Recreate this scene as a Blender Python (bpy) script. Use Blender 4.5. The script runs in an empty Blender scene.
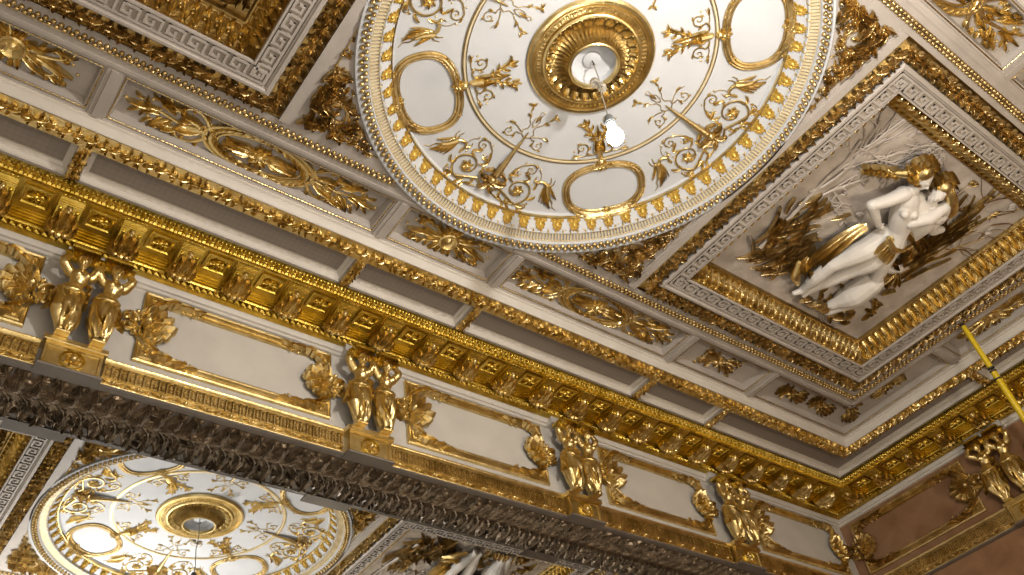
import bpy, bmesh, math, random
from math import sin, cos, pi, sqrt, atan2, hypot, radians
from mathutils import Matrix, Vector
random.seed(7)
S = 5.0          # one unit of the survey = 5 m (camera to ceiling)
ZO = 1.6         # camera height
col = bpy.context.scene.collection
# ---- survey of the room (units) ----
YW, XW = 0.965, 1.8305            # mirror wall face, end wall face
XL, YS = -0.667, -0.224           # opposite walls
CX, CY = 0.5817, 0.3705           # medallion centre
ROOM = [(XL, YS), (XW, YS), (XW, YW), (XL, YW)]
MIR = 1.0167                      # mirror glass plane
ZSOF = 0.7495                     # soffit of the mirror niche

# =============================================================== helpers
def W(p): return (p[0]*S, p[1]*S, p[2]*S+ZO)

class MB:
    def __init__(s): s.v = []; s.f = []
    def add(s, vs, fs):
        o = len(s.v); s.v.extend(vs); s.f.extend([tuple(i+o for i in f) for f in fs])
    def grid(s, rows, closed=False, close_u=False):
        n = len(rows); m = len(rows[0]); vs = [p for r in rows for p in r]; fs = []
        for i in range(n if close_u else n-1):
            i2 = (i+1) % n
            for j in range(m if closed else m-1):
                j2 = (j+1) % m
                fs.append((i*m+j, i*m+j2, i2*m+j2, i2*m+j))
        s.add(vs, fs)
    def box(s, x0, x1, y0, y1, z0, z1, g=None):
        g = g or (lambda a, b, c: (a, b, c))
        vs = [g(x, y, z) for z in (z0, z1) for y in (y0, y1) for x in (x0, x1)]
        s.add(vs, [(0,2,3,1),(4,5,7,6),(0,1,5,4),(2,6,7,3),(0,4,6,2),(1,3,7,5)])
    def sweep(s, poly, prof, g, cap=False, close_prof=False):
        """poly: CCW loop (2D); prof: (inset, height); mitred at every corner"""
        rows = []
        for d, w in prof:
            rows.append([g(x, y, w) for x, y in offset(poly, d)])
        if close_prof: rows.append(rows[0])
        s.grid(rows, closed=True)
        if cap:
            o = len(s.v); pts = [g(x, y, prof[-1][1]) for x, y in offset(poly, prof[-1][0])]
            s.add(pts, [tuple(range(len(pts)))])
    def extrude(s, prof, a, b, g, caps=True):
        """prof loop of (v,w), extruded along u from a to b"""
        n = len(prof)
        s.grid([[g(a, v, w) for v, w in prof], [g(b, v, w) for v, w in prof]], closed=True)
        if caps:
            s.add([g(a, v, w) for v, w in prof], [tuple(range(n))])
            s.add([g(b, v, w) for v, w in prof], [tuple(range(n))])
    def revolve(s, prof, cx, cy, n, g=None, a0=0, a1=2*pi):
        g = g or (lambda a, b, c: (a, b, c))
        full = abs(a1-a0-2*pi) < 1e-6
        k = n if full else n+1
        rows = [[g(cx+r*cos(a0+(a1-a0)*i/n), cy+r*sin(a0+(a1-a0)*i/n), z) for i in range(k)] for r, z in prof]
        s.grid(rows, closed=full)
    def ball(s, c, r, nu=8, nv=5, sc=(1,1,1)):
        x, y, z = c; vs = []; fs = []
        for i in range(1, nv):
            t = pi*i/nv
            for j in range(nu):
                a = 2*pi*j/nu
                vs.append((x+r*sc[0]*sin(t)*cos(a), y+r*sc[1]*sin(t)*sin(a), z+r*sc[2]*cos(t)))
        o = len(vs); vs += [(x, y, z+r*sc[2]), (x, y, z-r*sc[2])]
        for i in range(nv-2):
            for j in range(nu):
                j2 = (j+1) % nu; fs.append((i*nu+j, (i+1)*nu+j, (i+1)*nu+j2, i*nu+j2))
        for j in range(nu):
            j2 = (j+1) % nu; fs.append((o, j, j2)); fs.append((o+1, (nv-2)*nu+j2, (nv-2)*nu+j))
        s.add(vs, fs)
    def tube(s, pts, rad, n=6, caps=True, flat=1.0):
        pts = [Vector(p) for p in pts]; m = len(pts)
        if not hasattr(rad, '__len__'): rad = [rad]*m
        rows = []; up = None
        for i, p in enumerate(pts):
            t = (pts[min(i+1, m-1)]-pts[max(i-1, 0)])
            if t.length < 1e-9: t = Vector((0,0,1))
            t.normalize()
            if up is None:
                up = Vector((0,0,1)) if abs(t.z) < .9 else Vector((0,1,0))
            a = up - t*up.dot(t)
            if a.length < 1e-6: a = t.orthogonal()
            a.normalize(); b = t.cross(a); up = a
            rows.append([tuple(p+(a*cos(2*pi*k/n)*flat+b*sin(2*pi*k/n))*rad[i]) for k in range(n)])
        s.grid(rows, closed=True)
        if caps:
            s.add(rows[0], [tuple(range(n))]); s.add(rows[-1], [tuple(range(n))])

def offset(poly, d):
    n = len(poly); out = []
    for i in range(n):
        p0 = poly[i-1]; p1 = poly[i]; p2 = poly[(i+1) % n]
        a = (p1[0]-p0[0], p1[1]-p0[1]); b = (p2[0]-p1[0], p2[1]-p1[1])
        la = hypot(*a); lb = hypot(*b)
        na = (-a[1]/la, a[0]/la); nb = (-b[1]/lb, b[0]/lb)
        k = 1+na[0]*nb[0]+na[1]*nb[1]
        out.append((p1[0]+d*(na[0]+nb[0])/k, p1[1]+d*(na[1]+nb[1])/k))
    return out
def rect(x0, x1, y0, y1): return [(x0,y0),(x1,y0),(x1,y1),(x0,y1)]

# maps: (u, v, w) -> survey coordinates; w comes out of the surface
def GC(z0): return lambda u, v, w: (u, v, z0-w)               # a ceiling seen from below
def GN(y0=YW): return lambda u, v, w: (u, y0-w, v)            # mirror wall, v = height
def GE(x0=XW): return lambda u, v, w: (x0-w, u, v)            # end wall

def apply(o, **k):
    for a, b in k.items():
        if b is not None: o[a] = b
def build(name, mb, mat, parent=None, smooth=True, loc=None, auto=True, **props):
    """mesh in survey units -> object in metres, vertices relative to its parent's or its own origin"""
    me = bpy.data.meshes.new(name)
    base = Vector((0,0,0))
    if loc is not None: base = Vector(W(loc))
    elif parent is not None: base = wloc(parent)
    me.from_pydata([tuple(Vector(W(p))-base) for p in mb.v], [], mb.f)
    me.materials.append(mat)
    if smooth:
        me.polygons.foreach_set('use_smooth', [True]*len(me.polygons))
        if auto: me.set_sharp_from_angle(angle=radians(38))
    me.update()
    o = bpy.data.objects.new(name, me); col.objects.link(o)
    if parent is not None:
        o.parent = parent; o.location = base-wloc(parent)
    else: o.location = base
    apply(o, **props)
    return o
def wloc(o):
    v = Vector(o.location)
    while o.parent: o = o.parent; v = v+Vector(o.location)
    return v
def thing(name, label, cat, loc, group=None):
    o = bpy.data.objects.new(name, None); col.objects.link(o); o.location = W(loc)
    o.empty_display_size = .1
    apply(o, label=label, category=cat, group=group); return o
def copy_tree(o, parent=None, loc=None, rz=None, label=None):
    c = o.copy(); col.objects.link(c)
    if parent is not None: c.parent = parent
    if loc is not None: c.location = W(loc)
    if rz is not None: c.rotation_euler = (0, 0, rz)
    if label: c['label'] = label
    for ch in list(o.children): copy_tree(ch, c)
    return c
def struct(name, mb, mat, smooth=True, **k):
    return build(name, mb, mat, None, smooth, kind='structure', **k)

# =============================================================== materials
def newmat(name):
    m = bpy.data.materials.new(name); m.use_nodes = True; nt = m.node_tree
    return m, nt, nt.nodes['Principled BSDF']
def noisemix(nt, c1, c2, scale, detail=3, coord='Object', lo=.35, hi=.65, dist=0):
    tc = nt.nodes.new('ShaderNodeTexCoord'); n = nt.nodes.new('ShaderNodeTexNoise')
    n.inputs['Scale'].default_value = scale; n.inputs['Detail'].default_value = detail
    n.inputs['Distortion'].default_value = dist
    nt.links.new(tc.outputs[coord], n.inputs['Vector'])
    r = nt.nodes.new('ShaderNodeValToRGB')
    r.color_ramp.elements[0].position = lo; r.color_ramp.elements[1].position = hi
    r.color_ramp.elements[0].color = (*c1, 1); r.color_ramp.elements[1].color = (*c2, 1)
    nt.links.new(n.outputs['Fac'], r.inputs['Fac']); return tc, n, r
def bump(nt, b, src, strength, dist):
    bp = nt.nodes.new('ShaderNodeBump'); bp.inputs['Strength'].default_value = strength
    bp.inputs['Distance'].default_value = dist
    nt.links.new(src, bp.inputs['Height']); nt.links.new(bp.outputs['Normal'], b.inputs['Normal'])
def mat_gold(name, c1, c2, rough, bs=.5, scale=55, metal=1.0, bd=.006):
    m, nt, b = newmat(name)
    tc, n, r = noisemix(nt, c1, c2, 9)
    nt.links.new(r.outputs['Color'], b.inputs['Base Color'])
    b.inputs['Metallic'].default_value = metal; b.inputs['Roughness'].default_value = rough
    n2 = nt.nodes.new('ShaderNodeTexNoise'); n2.inputs['Scale'].default_value = scale; n2.inputs['Detail'].default_value = 3
    nt.links.new(tc.outputs['Object'], n2.inputs['Vector'])
    bump(nt, b, n2.outputs['Fac'], bs, bd); return m
def mat_plain(name, c1, c2, rough=.6, scale=4, bs=.05, metal=0.0, bscale=60):
    m, nt, b = newmat(name)
    tc, n, r = noisemix(nt, c1, c2, scale, 4)
    nt.links.new(r.outputs['Color'], b.inputs['Base Color'])
    b.inputs['Roughness'].default_value = rough; b.inputs['Metallic'].default_value = metal
    n2 = nt.nodes.new('ShaderNodeTexNoise'); n2.inputs['Scale'].default_value = bscale
    nt.links.new(tc.outputs['Object'], n2.inputs['Vector'])
    bump(nt, b, n2.outputs['Fac'], bs, .004); return m
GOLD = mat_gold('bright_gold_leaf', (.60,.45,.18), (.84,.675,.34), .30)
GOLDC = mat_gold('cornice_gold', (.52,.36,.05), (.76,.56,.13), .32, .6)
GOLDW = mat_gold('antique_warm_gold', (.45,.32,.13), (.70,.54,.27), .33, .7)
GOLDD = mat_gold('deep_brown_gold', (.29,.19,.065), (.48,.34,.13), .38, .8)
GOLDP = mat_plain('painted_gold', (.50,.32,.05), (.72,.48,.11), .35, 20, .2, .45)
PALE = mat_plain('pale_gilding', (.74,.60,.36), (.86,.73,.48), .4, 12, .1, .2)
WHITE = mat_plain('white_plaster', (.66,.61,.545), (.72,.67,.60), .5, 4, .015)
WHITEC = mat_plain('shaded_ceiling_plaster', (.43,.385,.345), (.50,.45,.405), .5, 4, .015)  # darker copy of the white plaster, dim light on the flats painted in
WHITEM = mat_plain('lit_medallion_white', (.57,.575,.585), (.61,.615,.625), .62)  # cooler, brighter copy; the stronger light on the medallion is in its colour
SHADE = mat_plain('key_shade_plaster', (.36,.31,.26), (.42,.37,.31), .6)  # plaster tone darkened to stand for shadow between the key bars
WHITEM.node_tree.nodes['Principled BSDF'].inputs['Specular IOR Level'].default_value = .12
STONE = mat_plain('white_stucco_relief', (.74,.70,.65), (.80,.76,.71), .38, 8, .12)
GROUND = mat_plain('relief_ground', (.46,.40,.35), (.62,.55,.485), .42, 7, .6, 0, 14)
FRAMED = mat_gold('dark_carved_frame', (.12,.085,.05), (.26,.19,.12), .33, .7, 45, .55)
DARKB = mat_plain('dark_brown_board', (.10,.075,.05), (.17,.125,.085), .45)
STRIP = mat_plain('grey_brown_moulding', (.17,.145,.125), (.22,.19,.16), .35)
YEL = mat_plain('yellow_plastic', (.72,.50,.01), (.80,.58,.02), .35)
BLACK = mat_plain('black_rubber', (.02,.02,.02), (.04,.035,.03), .5)
WIRE = mat_plain('grey_wire', (.25,.22,.18), (.32,.28,.22), .5)
SOCK = mat_plain('dark_grey_socket', (.10,.11,.11), (.14,.15,.15), .4)
FLOORM = mat_plain('parquet_floor', (.46,.37,.27), (.58,.48,.36), .4, 3)
# lattice relief in the troughs, recess shade put into its grey
LATT, nt, b = newmat('shaded_lattice_plaster')
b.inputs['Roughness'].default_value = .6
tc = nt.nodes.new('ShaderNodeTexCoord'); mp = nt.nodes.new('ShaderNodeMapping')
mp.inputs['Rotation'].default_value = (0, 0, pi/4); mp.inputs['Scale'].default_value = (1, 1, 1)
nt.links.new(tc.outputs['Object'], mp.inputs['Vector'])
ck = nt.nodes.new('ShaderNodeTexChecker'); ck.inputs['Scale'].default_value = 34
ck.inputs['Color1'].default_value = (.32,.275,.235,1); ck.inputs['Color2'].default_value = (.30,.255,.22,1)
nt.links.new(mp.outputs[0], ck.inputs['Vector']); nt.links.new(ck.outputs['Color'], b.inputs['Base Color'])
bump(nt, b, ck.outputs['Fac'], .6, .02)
# red-brown marble
MARB, nt, b = newmat('red_brown_marble')
tc, n, r = noisemix(nt, (.25,.125,.062), (.40,.225,.125), 2.2, 8, 'Object', .3, .7, 1.2)
nt.links.new(r.outputs['Color'], b.inputs['Base Color']); b.inputs['Roughness'].default_value = .28
# mirror glass
MIRR, nt, b = newmat('mirror_glass')
b.inputs['Base Color'].default_value = (.80,.84,.88,1); b.inputs['Metallic'].default_value = 1
b.inputs['Roughness'].default_value = .012
# bulb
BULB, nt, b = newmat('lit_bulb')
b.inputs['Base Color'].default_value = (1,1,1,1); b.inputs['Emission Color'].default_value = (1,.96,.9,1)
b.inputs['Emission Strength'].default_value = 60
CLEAR, nt, b = newmat('clear_plastic')
b.inputs['Base Color'].default_value = (.9,.85,.75,1); b.inputs['Transmission Weight'].default_value = .85
b.inputs['Roughness'].default_value = .15; b.inputs['IOR'].default_value = 1.3

# =============================================================== ornament pen
class Pen:
    def __init__(s, mb, g): s.mb = mb; s.g = g
    def sub(s, x=0, y=0, a=0, k=1, mx=1):
        c, d = cos(a)*k, sin(a)*k; g = s.g
        return Pen(s.mb, lambda u, v, w: g(x+c*u*mx-d*v, y+d*u*mx+c*v, w*k))
    def warp(s, fn):
        g = s.g
        return Pen(s.mb, lambda u, v, w: g(*fn(u, v, w)))
    def leaf(s, x, y, a, L, Wd, bend=0, H=None, lobes=3, n=9, base=.25):
        H = Wd*.55 if H is None else H
        g = s.g; rows = []; h = a; px, py = x, y; ds = L/(n-1)
        for i in range(n):
            t = i/(n-1)
            wid = Wd*(base*(1-t)+sin(pi*min(1, t*.93+.04))**.75)*(1-.25*t)
            if lobes: wid *= .74+.42*abs(sin(pi*lobes*t+.5))
            if i == n-1: wid = Wd*.06
            z = H*(.35+1.0*sin(pi*t*.8)+.55*t*t)
            nx, ny = -sin(h), cos(h)
            rows.append([g(px+nx*wid*q*.5, py+ny*wid*q*.5, z*e) for q, e in ((-1,.05),(-.55,.95),(-.12,.55),(0,.85),(.12,.55),(.55,.95),(1,.05))])
            px += cos(h)*ds; py += sin(h)*ds; h += bend/(n-1)
        s.mb.grid(rows)
    def path(s, pts, r0, r1=None, n=6, lift=.6):
        r1 = r0 if r1 is None else r1; m = len(pts)
        rad = [r0+(r1-r0)*i/(m-1) for i in range(m)]
        # cross-section in local frame, mapped point by point
        rows = []
        for i, (x, y) in enumerate(pts):
            a = pts[min(i+1, m-1)]; b_ = pts[max(i-1, 0)]
            tx, ty = a[0]-b_[0], a[1]-b_[1]; l = hypot(tx, ty) or 1
            nx, ny = -ty/l, tx/l
            rows.append([s.g(x+nx*rad[i]*cos(2*pi*k/n), y+ny*rad[i]*cos(2*pi*k/n), rad[i]*(lift+sin(2*pi*k/n))) for k in range(n)])
        s.mb.grid(rows, closed=True)
        s.mb.add(rows[0], [tuple(range(n))]); s.mb.add(rows[-1], [tuple(range(n))])
    def scroll(s, x, y, a, L, turn, r0, r1=None, n=22, leaves=0, ball=True, power=1.6, ll=None):
        """stem starting at x,y heading a, winding up by 'turn' radians"""
        r1 = r0*.45 if r1 is None else r1
        pts = []; h = a; px, py = x, y; tot = sum((1-.75*i/n) for i in range(n))
        hs = []
        for i in range(n+1):
            pts.append((px, py)); hs.append(h); t = i/n
            ds = L*(1-.75*t)/tot
            px += cos(h)*ds; py += sin(h)*ds
            h += turn*(power*(t**(power-1)))/n
        s.path(pts, r0, r1)
        if ball: s.ball(pts[-1][0], pts[-1][1], r1*2.0)
        if leaves:
            sg = 1 if turn > 0 else -1
            for k in range(leaves):
                i = int((k+.6)*n*.8/leaves); q = pts[i]
                L2 = (ll or L*.22)*(1-.5*i/n)
                s.leaf(q[0], q[1], hs[i]-sg*.75, L2, L2*.42, sg*.9, lobes=2, n=6)
                if k % 2: s.leaf(q[0], q[1], hs[i]+sg*.8, L2*.6, L2*.3, -sg*.8, lobes=1, n=5)
        return pts
    def spiral(s, cx, cy, R, a0, turn, r0, r1=None, leaves=0, ll=None, n=None, stem=None, inner=.14, eye=True):
        """volute of radius R about cx,cy starting at angle a0; stem: lead-in points"""
        r1 = r0*.45 if r1 is None else r1; n = n or int(10+abs(turn)*3.2)
        pts = list(stem or []); hs = []
        k0 = len(pts)
        for i in range(n+1):
            t = i/n; r = R*(1-(1-inner)*t**.85); a = a0+turn*t
            pts.append((cx+r*cos(a), cy+r*sin(a)))
        s.path(pts, r0, r1)
        if eye: s.ball(pts[-1][0], pts[-1][1], r1*2.1, sq=1.2)
        sg = 1 if turn > 0 else -1
        for k in range(leaves):
            i = k0+int((k+.3)*n*.72/leaves); q = pts[i]; a = a0+turn*(i-k0)/n; h = a+sg*pi/2
            L2 = (ll or R*.6)*(1-.45*(i-k0)/n)
            s.leaf(q[0], q[1], h-sg*.55, L2, L2*.40, sg*1.1, lobes=2, n=7)
            if k % 2 == 0: s.leaf(q[0], q[1], h+sg*.7, L2*.6, L2*.26, -sg*.9, lobes=1, n=5)
    def rib(s, x, y, a, L, w0, w1, H, n=8):
        rows = []; c, d = cos(a), sin(a)
        for t in (0, .25, .5, .7, .8, .87, .93, .97, 1):
            e = 1 if t < .8 else sqrt(max(0, 1-((t-.8)/.2)**2))
            w = (w0+(w1-w0)*t)*max(e, .08); z = H*(.25+.75*t)*(1 if t < .8 else .4+.6*e)
            rows.append([s.g(x+c*L*t-d*w*q, y+d*L*t+c*w*q, z*h) for q, h in ((-1,0),(-.7,.7),(0,1.15),(.7,.7),(1,0))])
        s.mb.grid(rows)
    def ball(s, x, y, r, w=None, sq=.8):
        w = r*.5 if w is None else w; rows = []
        for i in range(5):
            t = pi*.5*i/4*1.25
            rows.append([s.g(x+r*cos(2*pi*k/7)*max(.02, sin(pi*.5+t-.35) if i == 0 else cos(t*.8)), y+r*sin(2*pi*k/7)*max(.02, cos(t*.8)), w*.0+r*sq*sin(t*.8)*1.1) for k in range(7)])
        s.mb.grid(rows, closed=True); s.mb.add(rows[-1], [tuple(range(7))])
    def flower(s, x, y, r, n=6, a0=0, W_=.75):
        for k in range(n):
            s.leaf(x, y, a0+2*pi*k/n, r, r*W_, 0, r*.28, 0, 5, .4)
        s.ball(x, y, r*.32, sq=1.5)
    def cup(s, x, y, r):
        rows = []
        for q, e in ((1,0),(1,.35),(.85,.45),(.65,.2),(.35,.12),(.2,.3),(.02,.4)):
            rows.append([s.g(x+r*q*cos(2*pi*k/16), y+r*q*sin(2*pi*k/16), r*e) for k in range(16)])
        s.mb.grid(rows, closed=True)
    def shell(s, x, y, a, r, n=7, spread=2.6):
        for k in range(n):
            t = k/(n-1)-.5; L = r*(1-.22*abs(t)*2)
            s.rib(x, y, a+spread*t, L, r*.05, r*.235, r*.34)
        for k in range(n):
            t = k/(n-1)-.5; L = r*(1-.22*abs(t)*2)*.55
            s.rib(x, y, a+spread*t, L, r*.05, r*.12, r*.36)
        s.ball(x, y, r*.2, sq=1.8)

def leafband(pen, L, Wd, per=None, seed=0, dense=1.0):
    """foliage running along u from 0 to L, centred on v = 0"""
    rnd = random.Random(seed); per = per or Wd*.95
    n = max(2, int(L/per)); per = L/n
    for i in range(n):
        x = i*per; sg = 1 if i % 2 else -1
        pen.leaf(x, -sg*Wd*.16, sg*.6+rnd.uniform(-.2,.2), per*1.25, Wd*.34, -sg*1.1, Wd*.22, 3, 8)
        pen.leaf(x+per*.3, sg*Wd*.10, -sg*.8+rnd.uniform(-.3,.3), per*.9, Wd*.28, sg*1.2, Wd*.20, 2, 7)
        for q in (-1, 1):
            pen.leaf(x+per*rnd.uniform(.2,.8), q*Wd*.10, q*(pi*.5+rnd.uniform(-.6,.4)), Wd*.44, Wd*.24, rnd.uniform(-1,1), Wd*.2, 2, 6)
            pen.leaf(x+per*rnd.uniform(0,.6), q*Wd*.22, rnd.uniform(-.6,.6), Wd*.42, Wd*.20, q*rnd.uniform(.2,1.2), Wd*.18, 1, 6)
        pen.ball(x+per*.5, sg*Wd*.30, Wd*.075, sq=2.4); pen.ball(x+per*.75, -sg*Wd*.30, Wd*.055, sq=2.6)
        pen.ball(x+per*.15, -sg*Wd*.08, Wd*.065, sq=3.2)
def sides(poly, d=0):
    """for every side of a CCW loop inset by d: start, angle, length"""
    q = offset(poly, d); n = len(q); out = []
    for i in range(n):
        a, b_ = q[i], q[(i+1) % n]
        out.append((a[0], a[1], atan2(b_[1]-a[1], b_[0]-a[0]), hypot(b_[0]-a[0], b_[1]-a[1])))
    return out
def beads(pen, L, r, per, double=False, skip=None, sq=1.0):
    n = int(L/per)
    for i in range(n):
        x = (i+.5)*L/n
        if skip and skip(x): continue
        if double:
            pen.ball(x, r*.75, r, sq=1.1); pen.ball(x+per*.45, -r*.75, r, sq=1.1)
        else: pen.ball(x, 0, r, sq=sq)
def greek(pen, L, b_, t, h):
    """meander between v = 0 and v = b_"""
    kk = [0]
    n = max(1, round(L/(b_*1.55))); p = L/n
    for i in range(n):
        x = i*p
        def seg(u0, v0, u1, v1):
            a, c = min(u0, u1)*p+x, max(u0, u1)*p+x; d, e = min(v0, v1)*b_, max(v0, v1)*b_
            kk[0] += 1; e0 = .00012*(kk[0] % 6); pen.mb.box(a-t/2, c+t/2, d-t/2, e+t/2, -.0006-e0, h+e0, pen.g)
        seg(.04, 0, .04, 1); seg(.04, 1, .74, 1); seg(.74, 1, .74, .36); seg(.74, .36, .40, .36); seg(.40, .36, .40, .62)
        seg(.04, 0, .94, 0)

# =============================================================== ROOM SHELL
# walls
m = MB(); g = GN()
m.box(XL, XW, ZSOF, .955, -.06, 0, g)                    # frieze strip of the mirror wall
m.box(XW-.05, XW, -.32, ZSOF, -.06, 0, g)                # pier beside the mirror
m.box(XL, -.52, -.32, ZSOF, -.06, 0, g)
m.box(XL, XW, -.32, .99, -.10, -.062, g)                 # backing
struct('wall_north', m, WHITE, False)
m = MB(); m.box(YS-.05, YW+.06, -.32, .99, -.05, 0, GE()); struct('wall_east', m, MARB, False)
m = MB(); m.box(XL-.05, XW+.05, YS-.05, YS, -.32, .99); struct('wall_south', m, WHITE, False)
m = MB(); m.box(XL-.05, XL, YS, YW, -.32, .99); struct('wall_west', m, WHITE, False)
m = MB(); m.box(XL-.05, XW+.05, YS-.05, YW+.11, -.33, -.32); struct('floor', m, FLOORM, False)

# ceiling shell: backing slab over everything
gz = lambda u, v, w: (u, v, w)
m = MB(); m.box(XL-.05, XW+.05, YS-.05, YW+.11, 1.07, 1.08); 
struct('ceiling', m, WHITE, False)

trim_n = [0]
def trim(mb, mat, smooth=True):
    trim_n[0] += 1; return struct('trim_%d' % trim_n[0], mb, mat, smooth)

# white architrave under the cornice, gold cornice body
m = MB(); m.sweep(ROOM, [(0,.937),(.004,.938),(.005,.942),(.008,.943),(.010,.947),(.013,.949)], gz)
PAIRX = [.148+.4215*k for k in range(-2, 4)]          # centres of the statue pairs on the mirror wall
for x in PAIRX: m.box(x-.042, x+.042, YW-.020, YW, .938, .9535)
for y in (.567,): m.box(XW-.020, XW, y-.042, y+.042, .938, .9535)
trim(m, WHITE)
m = MB(); m.sweep(ROOM, [(.012,.949),(.020,.951),(.021,.954),(.018,.957),(.018,.960),(.022,.9605),(.0235,.9625),(.0235,.9635),(.0265,.9640),(.0265,.9658),(.030,.9663),(.030,.9680),(.034,.9685),(.034,.9700),(.038,.9703),(.038,.971),
      (.0915,.971),(.0915,.9655),(.0945,.9655),(.0945,.970),(.098,.974),(.1015,.981),(.1035,.982),(.1035,.986)], gz)
trim(m, GOLDC)
# rope bead at the foot of the cornice and the leaf row along its top
m = MB()
for (x, y, a, L) in sides(ROOM, .0232)[1:3]:
    n = int(L/.0100)
    for i in range(n):
        c, s_ = cos(a), sin(a); u = (i+.5)*L/n
        px, py = x+c*u, y+s_*u
        m.tube([(px-c*.0050, py-s_*.0050, .9505), (px, py, .9540), (px+c*.0050, py+s_*.0050, .9575)], [.0016,.0042,.0016], 7)
trim(m, GOLDC)
m = MB()
for (x, y, a, L) in sides(ROOM, .0985)[1:3]:
    pen = Pen(m, lambda u, v, w: (u, v, .9765-w)).sub(x, y, a)
    n = int(L/.0115)
    for i in range(n):
        u = (i+.5)*L/n
        pen.leaf(u, .0042, -pi/2, .0125, .0098, 0, .0050, 2, 7, .6)
        pen.ball(u+.0057, .0005, .0026, sq=1.8); pen.ball(u, .0062, .0030, sq=1.6); pen.ball(u+.0057, .0062, .0022, sq=1.6)
trim(m, GOLDC)

# white soffit between cornice and coffers, with openings for the troughs
Z1 = .984
TX = [-.5515, -.3365, -.127+.0, .0735, .475, .690, 1.090, 1.290]  # dividers (x)
TX = [-.127, .0735, .475, .690, 1.090, 1.290]
TYE = [.48, .261]
D0, D1, D2, D3 = .1075, .163, .169, .1925      # trough from d=D0 to D1, leaf band D1..D3
TH = .0085; TB = TH+.0004                                     # half width of a divider
m = MB()
m.sweep(ROOM, [(.1035,.986),(.1035,Z1),(D0,Z1)], gz)
m.sweep(ROOM, [(D1-.0003,Z1),(D3+.0005,Z1)], gz)
for x in TX:
    m.box(x-TB, x+TB, YW-D1, YW-D0, Z1, Z1+.016); m.box(x-TB, x+TB, YS+D0, YS+D1, Z1, Z1+.016)
for y in TYE: m.box(XW-D1, XW-D0, y-TB, y+TB, Z1, Z1+.016)
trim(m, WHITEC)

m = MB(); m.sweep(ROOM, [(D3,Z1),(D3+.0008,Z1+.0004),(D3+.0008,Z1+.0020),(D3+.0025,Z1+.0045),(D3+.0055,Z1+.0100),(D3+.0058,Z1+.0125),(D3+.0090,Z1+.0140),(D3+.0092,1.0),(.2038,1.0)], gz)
trim(m, WHITE)  # lighter plaster copy, side light on this moulding put into the colour

TROUGH = [(0,Z1),(0,Z1+.004),(.0015,Z1+.0055),(.004,Z1+.008),(.004,Z1+.010),(.008,Z1+.013),(.008,Z1+.0155)]
def trough(poly, label, loc):
    t = thing('cove_trough', label, 'ceiling recess', loc, 'long sunk recesses between the cornice and the coffers')
    a = MB(); a.sweep(poly, TROUGH, gz); build('moulding', a, WHITE, t)  # lit side of the recess painted with the lighter plaster
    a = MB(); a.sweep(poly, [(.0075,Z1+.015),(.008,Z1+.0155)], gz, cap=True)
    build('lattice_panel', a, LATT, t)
    return t
yN0, yN1 = YW-D1, YW-D0
names = ['long grey lattice recess above the cornice, leftmost one, cut by the photo edge',
         'long grey lattice recess second from the left, below the long oval coffer',
         'short grey lattice recess under the small sunburst coffer near the middle',
         'long grey lattice recess under the oval coffer right of the middle',
         'short grey lattice recess last before the corner recess']
for i in range(5):
    trough(rect(TX[i]+TH, TX[i+1]-TH, yN0, yN1), names[i], ((TX[i]+TX[i+1])/2, (yN0+yN1)/2, Z1))
xe0, xe1 = XW-D1, XW-D0
trough([(TX[-1]+TH, yN0), (xe0, yN0), (xe0, TYE[0]+TH), (xe1, TYE[0]+TH), (xe1, yN1), (TX[-1]+TH, yN1)], 'bent grey recess turning the room corner above the cornice', (xe1, yN1, Z1))
trough(rect(xe0, xe1, TYE[1]+TH, TYE[0]-TH), 'grey recess on the end wall side beyond the yellow pole', ((xe0+xe1)/2, .37, Z1))

# gold foliage band framing the troughs
m = MB(); dm = (D2+D3)/2-.002
for k, (x, y, a, L) in enumerate(sides(ROOM, dm)):
    if k == 3: continue
    if k == 0: continue
    leafband(Pen(m, GC(Z1)).sub(x, y, a), L, .0225, .0150, k)
m.sweep(ROOM, [(D1,Z1),(D1,Z1-.0015),(D3,Z1-.0015),(D3,Z1)], gz)
for x in TX:
    leafband(Pen(m, GC(Z1)).sub(x, yN0, pi/2), D1-D0+.004, .0185, .012, int(x*100)+50)
    m.box(x-TH*.9, x+TH*.9, yN0, yN1, Z1-.0015, Z1)
for y in TYE:
    leafband(Pen(m, GC(Z1)).sub(xe0, y, 0), D1-D0+.004, .0185, .012, int(y*100))
    m.box(xe0, xe1, y-TH*.9, y+TH*.9, Z1-.0015, Z1)
trim(m, GOLD)

# ---- coffer row
C0, C1 = .2035, .2795
DX = [-.1525, .0675, .478, .6905, 1.090, 1.314]
DYE = [.48, .261]
DH = .0095
m = MB()
for x in DX:
    for ya, yb in ((YW-C1, YW-C0), (YS+C0, YS+C1)):
        m.box(x-DH-.0004, x+DH+.0004, ya, yb, 1.0, 1.022)
        m.box(x-DH*.45, x+DH*.45, ya, yb, .9975, 1.0)
for y in DYE:
    m.box(XW-C1, XW-C0, y-DH-.0004, y+DH+.0004, 1.0, 1.022); m.box(XW-C1, XW-C0, y-DH*.45, y+DH*.45, .9975, 1.0)
trim(m, WHITEC, True)

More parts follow.
